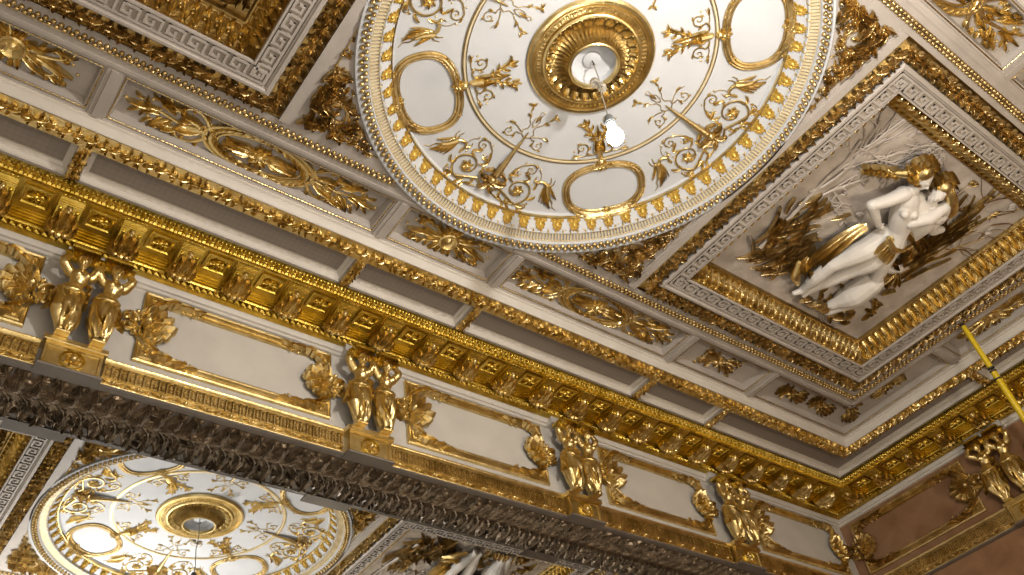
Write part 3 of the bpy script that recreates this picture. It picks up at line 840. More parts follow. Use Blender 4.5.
# =============================================================== square panels with fret frames
def panel(cx, label):
    hx, hy = .2985+.006, .2735
    pw = thing('ceiling_panel', label, 'ceiling panel', (cx, CY, 1.0))
    x0, x1, y0, y1 = cx-hx, cx+hx, PY0, PY1
    R = rect(x0, x1, y0, y1)
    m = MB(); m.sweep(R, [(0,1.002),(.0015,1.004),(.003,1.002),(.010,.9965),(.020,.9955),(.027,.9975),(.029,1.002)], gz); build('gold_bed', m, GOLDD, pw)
    m = MB()
    for k, (x, y, a, L) in enumerate(sides(R, .0155)):
        leafband(Pen(m, GC(.9965)).sub(x, y, a), L, .0245, .0150, k+int(cx*50))
    build('foliage_border', m, GOLDW, pw)
    m = MB(); m.sweep(R, [(.0285,1.002),(.0285,.992),(.031,.9895),(.0345,.9895),(.036,.992),(.0375,.992),(.0385,.9950),(.0600,.9950),(.0610,.992),(.0635,.992),(.0642,.996)], gz)
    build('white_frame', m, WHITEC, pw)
    m = MB()
    for (x, y, a, L) in sides(R, .0408): greek(Pen(m, GC(.9950)).sub(x, y, a), L, .0170, .0032, .0034)
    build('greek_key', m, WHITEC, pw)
    m = MB(); m.sweep(R, [(.0392,.9952),(.0392,.9946),(.0594,.9946),(.0594,.9952)], gz); build('key_shade', m, SHADE, pw)  # darker strip painting the shadow behind the key
    m = MB(); m.sweep(R, [(.0635,.994),(.0645,1.0),(.072,1.012),(.081,1.022),(.085,1.026),(.0865,1.026),(.088,1.0235),(.0905,1.0235),(.092,1.027),(.092,1.033)], gz)
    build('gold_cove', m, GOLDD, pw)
    m = MB(); sl = .95
    for k, (x, y, a, L) in enumerate(sides(R, .0745)):
        p = Pen(m, GC(1.0135)).sub(x, y, a).warp(lambda u, v, w: (u, v+w*.6, w-v*1.35))
        n = int(L/.0145)
        for i in range(n):
            u = (i+.5)*L/n
            if u < .012 or u > L-.012: pass
            p.leaf(u, .009, -pi/2, .0185, .0105, .2*(-1)**i, .005, 2, 7, .6)
            p.leaf(u+.006, .004, pi/2, .008, .006, 0, .004, 0, 5, .5)
            p.ball(u, -.008, .0026, sq=2); p.ball(u+.0072, .0, .0022, sq=2.2)
    build('leaf_moulding', m, GOLD, pw)
    return pw, offset(R, .092)
pR, RI = panel(1.2055, 'square ceiling panel with white fret frame around the stucco relief')
pL, LI = panel(2*CX-1.2055, 'square ceiling panel with white fret frame at the top left of the photo')
# grounds
def ground(poly, mat, parent):
    a = MB(); x0, y0 = poly[0]; x1, y1 = poly[2]; n = 44; rows = []
    for i in range(n+1):
        r = []
        for j in range(n+1):
            x = x0+(x1-x0)*i/n; y = y0+(y1-y0)*j/n
            e = min(i, j, n-i, n-j)/n
            h = .0022*(sin(x*61+y*23)+sin(y*77-x*31)+.7*sin(x*140+y*90))*min(1, e*8)
            r.append((x, y, 1.031-h))
        rows.append(r)
    a.grid(rows); return build('relief_ground', a, mat, parent)
ground(RI, GROUND, pR)
GR = GC(1.029)
# trees, reeds, water on the right panel
m = MB(); p = Pen(m, GR); rnd = random.Random(3)
def branch(p, x, y, a, L, r, depth):
    pts = [(x, y)]; h = a
    for i in range(6):
        h += rnd.uniform(-.35, .35); x += cos(h)*L/6; y += sin(h)*L/6; pts.append((x, y))
    p.path(pts, r, r*.55)
    if depth:
        for k in range(3):
            i = rnd.randint(2, 6); branch(p, pts[i][0], pts[i][1], h+rnd.choice((-1,1))*rnd.uniform(.4,.9), L*.6, r*.6, depth-1)
    else:
        for k in range(2): p.leaf(x, y, h+rnd.uniform(-1,1), .012, .005, 0, .002, 2, 5)
branch(p, 1.052, .485, -1.50, .24, .0036, 3); branch(p, 1.030, .360, -1.25, .14, .0028, 3); branch(p, 1.043, .30, -.75, .10, .0022, 3)
branch(p, 1.03, .26, -.25, .15, .002, 2); branch(p, 1.09, .215, .0, .14, .0017, 2); branch(p, 1.26, .215, .1, .09, .0014, 2)
build('stucco_tree', m, GROUND, pR)
m = MB(); p = Pen(m, GR)
for k in range(80):
    x = rnd.uniform(1.035, 1.135); y = .54-(x-1.035)*.1-rnd.uniform(0, .09)*(1 if x < 1.1 else .6)
    p.leaf(x, y, -pi/2+rnd.uniform(-.55,.75), rnd.uniform(.035,.075), rnd.uniform(.003,.006), rnd.uniform(-.9,.9), .006, 0, 8)
for k in range(16):
    x = rnd.uniform(1.03, 1.11); y = rnd.uniform(.38, .43); p.leaf(x, y, -pi/2+rnd.uniform(-.8,.8), .038, .006, rnd.uniform(-1,1), .005, 0, 7)
build('reed_clump', m, GOLDW, pR)
m = MB(); p = Pen(m, GR)
for k in range(46):
    x = rnd.uniform(1.30, 1.36); y = rnd.uniform(.29, .42)
    p.leaf(x, y, -pi/2+rnd.uniform(-.5,.35), rnd.uniform(.04,.10), rnd.uniform(.003,.006), rnd.uniform(-.5,.5), .004, 0, 8)
for k in range(4): branch(p, 1.335+.008*k, .40, -1.5-.12*k, .17, .002, 2)
for k in range(26):
    x = rnd.uniform(1.24, 1.38); y = rnd.uniform(.45, .54); p.leaf(x, y, rnd.uniform(0, 2*pi), .026, .010, rnd.uniform(-1,1), .005, 3, 7)
build('bush_branches', m, GOLDD, pR)
m = MB(); p = Pen(m, GR)
for k, (wx, wy) in enumerate(((1.262,.528),(1.325,.540))):
    for r in (.010, .016, .022, .028): p.path([(wx+r*1.3*cos(2*pi*i/24), wy+r*.6*sin(2*pi*i/24)) for i in range(25)], .0012, n=5)
build('water_ripples', m, GROUND, pR)
m = MB(); p = Pen(m, GR)    # clouds of carved tracery and foliage left of the figures
for k in range(10):
    p.scroll(rnd.uniform(1.05,1.11), rnd.uniform(.24,.36), rnd.uniform(-3,3), .04, rnd.choice((-1,1))*4.5, .0018, .0010, leaves=2, ll=.011)
for k in range(14):
    y = .37+.006*k; p.path([(1.065+.004*k, y), (1.085+.003*k, y-.018), (1.118, y-.030)], .0012, .0008, n=5)
build('stucco_tracery', m, GROUND, pR)

# ---- sculpted figures (union of tapered limbs, remeshed into one skin)
def fuse(name, mb, mat, parent, voxel, smooth_it=6):
    base = wloc(parent)
    me = bpy.data.meshes.new(name); me.from_pydata([tuple(Vector(W(p))-base) for p in mb.v], [], mb.f); me.update()
    bm = bmesh.new(); bm.from_mesh(me); bmesh.ops.recalc_face_normals(bm, faces=bm.faces[:]); bm.to_mesh(me); bm.free()
    tmp = bpy.data.objects.new(name+'_tmp', me); col.objects.link(tmp)
    r = tmp.modifiers.new('r', 'REMESH'); r.mode = 'VOXEL'; r.voxel_size = voxel
    s_ = tmp.modifiers.new('s', 'SMOOTH'); s_.factor = .5; s_.iterations = smooth_it
    dg = bpy.context.evaluated_depsgraph_get(); dg.update()
    me2 = bpy.data.meshes.new_from_object(tmp.evaluated_get(dg)); me2.name = name
    bpy.data.objects.remove(tmp); bpy.data.meshes.remove(me)
    me2.materials.clear(); me2.materials.append(mat)
    me2.polygons.foreach_set('use_smooth', [True]*len(me2.polygons))
    o = bpy.data.objects.new(name, me2); col.objects.link(o); o.parent = parent
    return o
def limb(mb, g, pts, rad, n=12, flat=1.0):
    """pts (u, v, w) with round ends"""
    P = [Vector(g(*p)) for p in pts]
    # densify
    Q = []; R = []
    for i in range(len(P)-1):
        for k in range(4):
            t = k/4; Q.append(P[i].lerp(P[i+1], t)); R.append(rad[i]+(rad[i+1]-rad[i])*(3*t*t-2*t**3))
    Q.append(P[-1]); R.append(rad[-1])
    d0 = (Q[0]-Q[1]).normalized(); d1 = (Q[-1]-Q[-2]).normalized()
    Q = [Q[0]+d0*R[0]*.9, Q[0]+d0*R[0]*.6]+Q+[Q[-1]+d1*R[-1]*.6, Q[-1]+d1*R[-1]*.9]
    R = [R[0]*.3, R[0]*.8]+R+[R[-1]*.8, R[-1]*.3]
    mb.tube([tuple(q) for q in Q], R, n, True, flat)
def head(mb, g, c, r, face, up, k=1.0):
    """face, up: direction vectors in (u, v, w)"""
    f = Vector(face).normalized(); u = Vector(up).normalized(); s_ = f.cross(u).normalized(); C = Vector(c)
    def pt(a, b_, d): q = C+s_*a*r+u*b_*r+f*d*r; return g(*q)
    vs = []; nu, nv = 14, 10; rows = []
    for i in range(nv+1):
        t = pi*i/nv; row = []
        for j in range(nu):
            a = 2*pi*j/nu; jaw = 1-.22*max(0, -cos(t))
            row.append(pt(.80*sin(t)*cos(a)*jaw, 1.12*cos(t), .95*sin(t)*sin(a)*jaw))
        rows.append(row)
    mb.grid(rows, closed=True)
    for a in (0, nv): mb.add(rows[a], [tuple(range(nu))])
    limb(mb, lambda *q: q, [pt(0,.12,.93), pt(0,-.12,1.12)], [r*k*.10, r*k*.15], 6)       # nose
    limb(mb, lambda *q: q, [pt(-.2,-.42,.88), pt(.2,-.42,.88)], [r*k*.09, r*k*.09], 6)     # lips
    limb(mb, lambda *q: q, [pt(-.45,.22,.80), pt(-.15,.20,.92)], [r*k*.09, r*k*.09], 6)    # brows
    limb(mb, lambda *q: q, [pt(.45,.22,.80), pt(.15,.20,.92)], [r*k*.09, r*k*.09], 6)
    limb(mb, lambda *q: q, [pt(0,-.62,.72), pt(0,-.68,.78)], [r*k*.16, r*k*.14], 6)        # chin
    limb(mb, lambda *q: q, [pt(-.8,.1,0), pt(-.8,-.2,.02)], [r*k*.14, r*k*.10], 6); limb(mb, lambda *q: q, [pt(.8,.1,0), pt(.8,-.2,.02)], [r*k*.14, r*k*.10], 6)
    return pt
def hand(mb, g, c, d, r, n_=None, k=1.0):
    """palm plus five short fingers; c wrist, d direction (u,v,w)"""
    d = Vector(d).normalized(); n_ = Vector(n_ or (0,0,1)); s_ = d.cross(n_).normalized(); n_ = s_.cross(d); C = Vector(c)
    limb(mb, g, [tuple(C), tuple(C+d*r*1.6)], [r*.62*k, r*.85*k], 8)
    for _, (o, L) in enumerate(((-.66,1.25),(-.22,1.5),(.22,1.4),(.66,1.1))):
        b0 = C+d*r*1.9+s_*o*r
        limb(mb, g, [tuple(b0), tuple(b0+d*r*L*.55+n_*r*.05), tuple(b0+d*r*L*.95-n_*r*.35)], [r*.27*k, r*.24*k, r*.18*k], 6)
    b0 = C+d*r*.7+s_*r*.8; limb(mb, g, [tuple(b0), tuple(b0+(d*.7+s_*.7)*r*.9)], [r*.28*k, r*.2*k], 6)

def handS(mb, g, c, d, r, n_=None): hand(mb, g, c, d, r, n_, HS)
mb = MB(); g = GR; k = .011
# standing nude: legs, torso leaning right, bent raised arm
limb(mb, g, [(1.212,.345,.020),(1.196,.385,.026),(1.176,.440,.022),(1.180,.475,.018),(1.192,.512,.012)], [.022,.020,.0135,.0135,.0075])
limb(mb, g, [(1.234,.350,.018),(1.232,.395,.024),(1.222,.437,.018),(1.216,.465,.014),(1.206,.505,.010)], [.021,.019,.013,.012,.007])
limb(mb, g, [(1.192,.512,.012),(1.182,.524,.014)], [.0075,.005]); limb(mb, g, [(1.206,.505,.010),(1.204,.520,.012)], [.007,.005])
limb(mb, g, [(1.222,.350,.022),(1.208,.322,.024),(1.184,.296,.024),(1.166,.276,.022)], [.026,.019,.022,.020], 14)
limb(mb, g, [(1.148,.272,.024),(1.186,.266,.020)], [.013,.012]); limb(mb, g, [(1.162,.272,.024),(1.150,.250,.028)], [.010,.009])
limb(mb, g, [(1.146,.270,.028),(1.130,.292,.032),(1.112,.312,.034)], [.0125,.011,.0095])
limb(mb, g, [(1.112,.312,.034),(1.138,.324,.032),(1.162,.334,.030)], [.0095,.0085,.006])
hand(mb, g, (1.162,.334,.030), (.9,.1,0), .0058)
limb(mb, g, [(1.188,.268,.022),(1.214,.280,.034),(1.232,.272,.040)], [.011,.010,.008]); hand(mb, g, (1.232,.272,.040), (.6,-.6,0), .0058)
for q in ((1.166,.292,.044),(1.184,.286,.042)): mb.ball(g(*q), .0075)
head(mb, g, (1.144,.232,.030), .0155, (.65,.35,.7), (-.15,-1,.1))
fig = fuse('stucco_figure', mb, STONE, pR, .0065, 9)
fig['label'] = 'white nude figure with bent arm'
mb = MB(); p = Pen(mb, GR)
hx_, hy_ = 1.134, .226
for ring, (r, L, w0) in enumerate(((.010,.020,.040),(.005,.022,.046),(.014,.018,.030))):
    for a in range(11):
        t = a/11*2*pi+ring*.3
        p.warp(lambda u, v, w, w0=w0: (u, v, w+w0*.55)).leaf(hx_+r*cos(t), hy_+r*sin(t), t+.7, L, .009, 1.0, .010, 0, 7)
mb.ball(GR(hx_, hy_, .026), .017, 14, 9)
limb(mb, GR, [(1.126,.240,.024),(1.106,.256,.016),(1.086,.262,.010),(1.066,.274,.006)], [.008,.006,.005,.002])
for k in range(12): p.warp(lambda u, v, w: (u, v, w+.010)).leaf(1.122-.005*k, .246+.0022*k+.003*sin(k*2), pi-.9+.25*(k % 3), .020, .0075, -.8+.5*(k % 3), .009, 1, 7)
build('gilt_hair', mb, GOLD, fig, loc=None)
mb = MB(); p = Pen(mb, GR).warp(lambda u, v, w: (u, v, w+.012))
for k in range(5):
    o_ = .0048*(k-2)
    p.leaf(1.164+o_, .350+.003*abs(k-2), 1.98-.03*k, .122-.010*abs(k-1), .0060, -.62, .006+.003*(k % 2), 0, 12, .8)
    p.leaf(1.142+o_*.8, .452+.004*k, 1.70-.35*k, .040, .0060, -1.1, .008, 0, 8, .6)
p2 = p.warp(lambda u, v, w: (u, v, w+.028))
for k in range(5): p2.leaf(1.194+.006*k, .334+.002*k, 1.45-.1*k, .040, .008, .3, .006, 0, 8, .6)
limb(mb, GR, [(1.190,.340,.042),(1.212,.350,.048),(1.238,.345,.040)], [.004,.006,.005])
limb(mb, GR, [(1.132,.47,.010),(1.146,.492,.016),(1.170,.505,.012)], [.006,.009,.005])
build('gilt_drapery', mb, GOLD, fig)
# second figure, reclining behind with draped leg
mb = MB()
limb(mb, g, [(1.236,.350,.008),(1.246,.320,.014),(1.238,.292,.020),(1.226,.272,.020)], [.022,.019,.021,.019], 14)
limb(mb, g, [(1.246,.356,.010),(1.262,.392,.018),(1.286,.430,.020)], [.019,.015,.011])
limb(mb, g, [(1.288,.432,.014),(1.284,.470,.014),(1.274,.512,.010)], [.022,.024,.010])
limb(mb, g, [(1.296,.440,.012),(1.296,.480,.012),(1.284,.526,.008)], [.016,.017,.010])
limb(mb, g, [(1.196,.300,.040),(1.212,.276,.044),(1.222,.250,.036)], [.010,.011,.010])
limb(mb, g, [(1.222,.250,.036),(1.242,.256,.032),(1.256,.274,.026)], [.010,.0085,.007]); hand(mb, g, (1.256,.274,.026), (.4,.9,0), .0055)
limb(mb, g, [(1.246,.290,.024),(1.272,.296,.020),(1.290,.288,.014)], [.011,.009,.007])
limb(mb, g, [(1.236,.276,.022),(1.246,.266,.026)], [.010,.008])
limb(mb, g, [(1.292,.392,.010),(1.306,.386,.012)], [.013,.009])
limb(mb, g, [(1.222,.276,.024),(1.200,.252,.028)], [.010,.008])
head(mb, g, (1.190,.240,.034), .0145, (-.5,.3,.8), (.1,-1,.1))
fig2 = fuse('stucco_figure', mb, STONE, pR, .0065, 9)
fig2['label'] = 'white figure with gilt hair and draped leg'
mb = MB(); p = Pen(mb, GR)
for ring, (r, L, w0) in enumerate(((.008,.018,.042),(.013,.015,.032))):
    for a in range(10):
        t = a/10*2*pi+ring*.3
        p.warp(lambda u, v, w, w0=w0: (u, v, w+w0*.6)).leaf(1.190+r*cos(t), .224+r*sin(t), t+.8, L, .008, 1.0, .009, 0, 7)
mb.ball(GR(1.190, .227, .028), .0145, 12, 8)
limb(mb, GR, [(1.206,.226,.030),(1.226,.236,.034),(1.244,.250,.030),(1.258,.262,.020)], [.008,.010,.013,.010])
build('gilt_hair', mb, GOLD, fig2)
mb = MB(); p = Pen(mb, GR).warp(lambda u, v, w: (u, v, w+.010))
for k in range(14):
    p.leaf(1.262+rnd.uniform(-.03,.03), .330+rnd.uniform(-.02,.05), rnd.uniform(-.3,1.9), .040, .014, rnd.uniform(-.8,.8), .011, 2, 8)
for k in range(5): p.path([(1.300-.006*k,.438),(1.297-.005*k,.470),(1.286-.003*k,.515)], .0022, .0012)
for k in range(6): p.flower(1.240+.011*k, .352+.006*sin(k), .009, 6)
for k in range(8): p.leaf(1.310, .395, rnd.uniform(.2,2.6), .034, .013, .3, .008, 2, 7)
p.warp(lambda u, v, w: (u, v, w+.02)).leaf(1.210, .318, .1, .045, .014, .4, .010, 0, 8)
for k in range(10): p.leaf(1.21+.012*k, .535, rnd.uniform(-2.4,-.8), .024, .008, rnd.uniform(-.6,.6), .006, 2, 7)
build('gilt_drapery', mb, GOLDW, fig2)

# left panel interior: brown-gold foliage around a small inner frame
ground(LI, GOLDD, pL)
IR = offset(LI, .027); m = MB()
m.sweep(IR, [(0,1.031),(.001,1.024),(.003,1.022),(.005,1.024),(.007,1.031)], gz); build('inner_gold_frame', m, GOLD, pL)
m = MB(); p = Pen(m, GR); x0, y0 = LI[0]; x1, y1 = LI[2]
for k, (x, y, a, L) in enumerate(sides(LI, .013)): leafband(p.sub(x, y, a), L, .022, .024, 90+k)
build('foliage_border_inner', m, GOLDD, pL)
m = MB(); p = Pen(m, GR); cx = (x0+x1)/2
for (x, y) in ((cx-.09,CY-.08),(cx+.09,CY-.08),(cx-.09,CY+.08),(cx+.09,CY+.08),(cx,CY)):
    for s1 in (-1, 1):
        for s2 in (-1, 1): p.scroll(x, y, atan2(s2, s1*1.6), .10, -s1*s2*4.4, .004, .002, leaves=4, ll=.030)
    p.flower(x, y, .026, 8)
build('foliage_relief', m, GOLD, pL)

# =============================================================== CORNICE brackets and rosettes
def ordw(n): return ['first','second','third','fourth','fifth','sixth','seventh','eighth','ninth','tenth','eleventh','twelfth','thirteenth','fourteenth','fifteenth',
    'sixteenth','seventeenth','eighteenth','nineteenth','twentieth','twenty-first','twenty-second','twenty-third','twenty-fourth'][n]
PER = .0819
def bracket(x):
    o = thing('cornice_bracket', 'x', 'bracket', (x, YW, .96), 'gilt brackets under the cornice')
    m = MB(); h = .0150
    pr = [(.935,.971),(.8765,.971),(.8765,.966),(.880,.9645),(.886,.9645),(.894,.962),(.903,.957),(.912,.954),(.922,.953),(.930,.955),(.935,.958)]
    m.extrude(pr, x-h, x+h, lambda u, v, w: (u, v, w))
    pr2 = [(.935,.971),(.8745,.971),(.8745,.9675),(.935,.9675)]
    m.extrude(pr2, x-h-.003, x+h+.003, lambda u, v, w: (u, v, w))
    for s_ in (-1, 1):
        for rr in (.0055,): m.tube([(x+s_*(h+.0006), .925+rr*cos(i*pi/5), .9605+rr*sin(i*pi/5)) for i in range(9)], .0012, 5)
    build('scroll_body', m, GOLDC, o)
    m = MB()
    gl = lambda u, v, w: (x+u, .931-v, .9535+.28*max(0, v-.012)-w)
    for q, (dx, a, L, wd) in enumerate(((0,0,.044,.017),(-.0075,.10,.038,.011),(.0075,-.10,.038,.011),(-.012,.25,.024,.009),(.012,-.25,.024,.009),(-.009,.8,.014,.008),(.009,-.8,.014,.008))):
        Pen(m, gl).leaf(dx, 0, pi/2+a, L, wd, -a*.6, .0055, 3, 9, .9)
    p = Pen(m, gl)
    for dx, dy, r in ((0,.001,.0060),(-.008,.002,.0045),(.008,.002,.0045),(-.0125,.006,.003),(.0125,.006,.003),(0,.040,.0048)): p.ball(dx, dy, r, sq=1.5)
    build('acanthus_leaf', m, GOLD, o)
    m = MB(); 
    for k in range(5): m.ball((x-.012+.006*k, .8735, .9665), .0022, 7, 5)
    for k in range(4): m.ball((x-.0105+.007*k, .894, .9615), .0030, 7, 5)
    for k in range(3): m.tube([(x-.0155, .886-.003*k, .9640+.0006*k), (x+.0155, .886-.003*k, .9640+.0006*k)], .0012, 6)
    build('bead_trim', m, GOLDC, o)
    return o
XB0 = .0868
b0 = bracket(XB0); nb = 0
bx = [XB0+PER*k for k in range(-3, 22) if XB0+PER*k < XW-.06]
bx = sorted(bx, reverse=True)
for i, x in enumerate(bx):
    lab = 'gilded acanthus bracket under the mirror wall cornice, %s from the room corner' % ordw(i)
    if abs(x-XB0) < 1e-6: b0['label'] = lab
    else: copy_tree(b0, None, (x, YW, .96), None, lab)
YB = [YW-.060-PER*(k+.35) for k in range(9)]
for i, y in enumerate(YB):
    copy_tree(b0, None, (XW, y, .96), -pi/2, 'gilded acanthus bracket on the end wall cornice, %s from the room corner' % ordw(i))
def rosette(x):
    o = thing('soffit_rosette', 'x', 'rosette', (x, YW-.070, .971), 'gilt rosettes sunk between the cornice brackets')
    y = YW-.0685
    m = MB(); R = rect(x-.0185, x+.0185, y-.0165, y+.0175)
    m.sweep(R, [(0,.9712),(0,.9665),(.003,.9655),(.0045,.9675),(.0065,.9675),(.007,.9708)], gz, cap=True); build('square_frame', m, GOLDC, o)
    m = MB(); p = Pen(m, GC(.9705)).sub(x, y); p.flower(0, 0, .0125, 6); p.warp(lambda u, v, w: (u, v, w+.0015)).flower(0, 0, .0070, 5, .5)
    build('flower', m, GOLDC, o); return o
XR0 = .0868-PER/2
r0 = rosette(XR0)
rx = sorted([XR0+PER*k for k in range(-3, 22) if XR0+PER*k < XW-.09], reverse=True)
for i, x in enumerate(rx):
    lab = 'gilded soffit rosette between mirror wall brackets, %s from the room corner' % ordw(i)
    if abs(x-XR0) < 1e-6: r0['label'] = lab
    else: copy_tree(r0, None, (x, YW-.070, .971), None, lab)
for i in range(len(YB)-1):
    y = (YB[i]+YB[i+1])/2
    copy_tree(r0, None, (XW-.070, y, .971), -pi/2, 'gilded soffit rosette between end wall brackets, %s from the room corner' % ordw(i))

# =============================================================== FRIEZE: fret band, pedestals, statues, panels
ZB0, ZB1 = .7495, .790
m = MB()   # grey strip and gold base mouldings
m.sweep(ROOM, [(0,.7485),(.004,.7485),(.006,.7495),(.010,.7500),(.010,.7520),(.007,.7525)], gz); trim(m, STRIP)
def fretband(g, a, b_, label, mat=GOLD, bars=True):
    o = thing('fret_band', label, 'gilt band', tuple(g((a+b_)/2, ZB0, 0)), 'gilt fret bands between the statue pedestals')
    m = MB(); L = b_-a
    m.extrude([(.7515,0),(.7515,.0085),(.7535,.0095),(.7555,.0085),(.7555,.007),(.7640,.007),(.7640,.0085),(.7655,.0085),(.7655,.0065),(.7845,.0065),(.7845,.0085),(.7865,.0085),(.7875,.0105),(.7905,.0120),(.7915,.0120),(.7915,0)], a, b_, g)
    build('band_moulding', m, mat, o)
    m = MB(); n = int(L/.0100)
    for i in range(n):
        u = a+(i+.5)*L/n
        m.box(u-.0043, u-.0026, .7665, .7835, .0065, .0098, g); m.box(u-.0043, u+.0040, .7815, .7835, .0065, .0098, g)
        m.box(u+.0005, u+.0030, .7690, .7800, .0065, .0092, g); m.box(u-.0010, u+.0040, .7735, .7755, .0065, .0096, g)
        m.box(u-.0043, u+.0040, .7655, .7670, .0065, .0090, g)
    build('fret_ornament', m, mat, o)
    m = MB(); m.box(a, b_, .7656, .7844, .0060, .0068, g); build('fret_recess_shade', m, GOLDD, o, False)  # dark sheet behind the bars, recess shade put into the colour
    m = MB(); n = int(L/.030)
    for i in range(n):
        u = a+(i+.5)*L/n
        p = Pen(m, g).sub(u, .7598); p.ball(0, 0, .0030, sq=2.2+0.0*i)
        for s_ in (-1, 1): p.warp(lambda u, v, w: (u, v, w+.007)).leaf(s_*.003, 0, 0 if s_ > 0 else pi, .011, .005, 0, .002, 2, 6)
        p.warp(lambda u, v, w: (u, v, w+.007)).ball(0, 0, .0032, sq=1.2)
    build('bead_and_leaf_row', m, mat, o)
    return o
ph = .0345
gN, gE = GN(), GE()
lab = ['gilt fret band along the mirror top, leftmost beyond the left statues', 'long gilt fret band between the first and second statue pedestals',
       'gilt fret band between the second and third statue pedestals', 'gilt fret band between the third and fourth statue pedestals', 'short gilt fret band running into the room corner']
xs = PAIRX[2:]   # visible four
ph += .0045
fretband(gN, xs[0]-.4215+ph, xs[0]-ph, lab[0])
for i in range(3): fretband(gN, xs[i]+ph, xs[i+1]-ph, lab[i+1])
fretband(gN, xs[3]+ph, XW-.011, lab[4])
YP = .567
fretband(gE, YP+ph, YW-.011, 'gilt fret band on the marble end wall beside the corner', GOLDW)
fretband(gE, .14, YP-ph, 'gilt fret band on the marble end wall beyond its statues', GOLDW)

ph -= .0045
def pedestal(g, c, label):
    o = thing('statue_pedestal', label, 'pedestal', tuple(g(c, ZB0, 0)), 'gilt pedestals with round bosses')
    m = MB(); R = rect(c-ph, c+ph, .751, .787)
    m.sweep(R, [(0,0),(0,.0185),(.0035,.0185),(.0045,.0165)], g, cap=True)
    m.sweep(rect(c-ph-.004, c+ph+.004, .7865, .7945), [(0,0),(0,.0225),(.001,.0235),(.0025,.0235)], g, cap=True)
    m.sweep(rect(c-ph-.002, c+ph+.002, .7500, .7535), [(0,0),(0,.0200),(.001,.0205)], g, cap=True)
    build('pedestal_block', m, GOLD, o)
    m = MB(); m.sweep(rect(c-ph-.004, c+ph+.004, .7480, .7508), [(0,0),(0,.0225),(.0008,.0230)], g, cap=True); m.box(c-ph-.004, c+ph+.004, .7478, .7482, 0, .0225, g)
    build('grey_foot', m, STRIP, o)
    m = MB(); rows = []
    for r, h in ((.0150,.0165),(.0150,.0190),(.0140,.0200),(.0128,.0185),(.0120,.0150)):
        rows.append([g(c+r*cos(2*pi*i/28), .768+r*.95*sin(2*pi*i/28), h) for i in range(28)])
    m.grid(rows, closed=True); m.add(rows[-1], [tuple(range(28))])
    build('round_rim', m, GOLDC, o)
    m = MB(); p = Pen(m, lambda u, v, w: g(c+u, .768+v, w+.0150)); p.flower(.001, .001, .0105, 7); p.ball(.001, .001, .006, sq=1.5)
    build('boss_flower', m, GOLD, o)
    return o
pl = ['gilded pedestal with round boss at the far left of the mirror wall', 'gilded pedestal with round boss between the two long frieze panels left of centre',
      'gilded pedestal with round boss under the third statue pair', 'gilded pedestal with round boss under the statues nearest the corner']
for i in range(4): pedestal(gN, xs[i], pl[i])
pedestal(gE, YP, 'gilded pedestal under the statue pair on the marble wall')

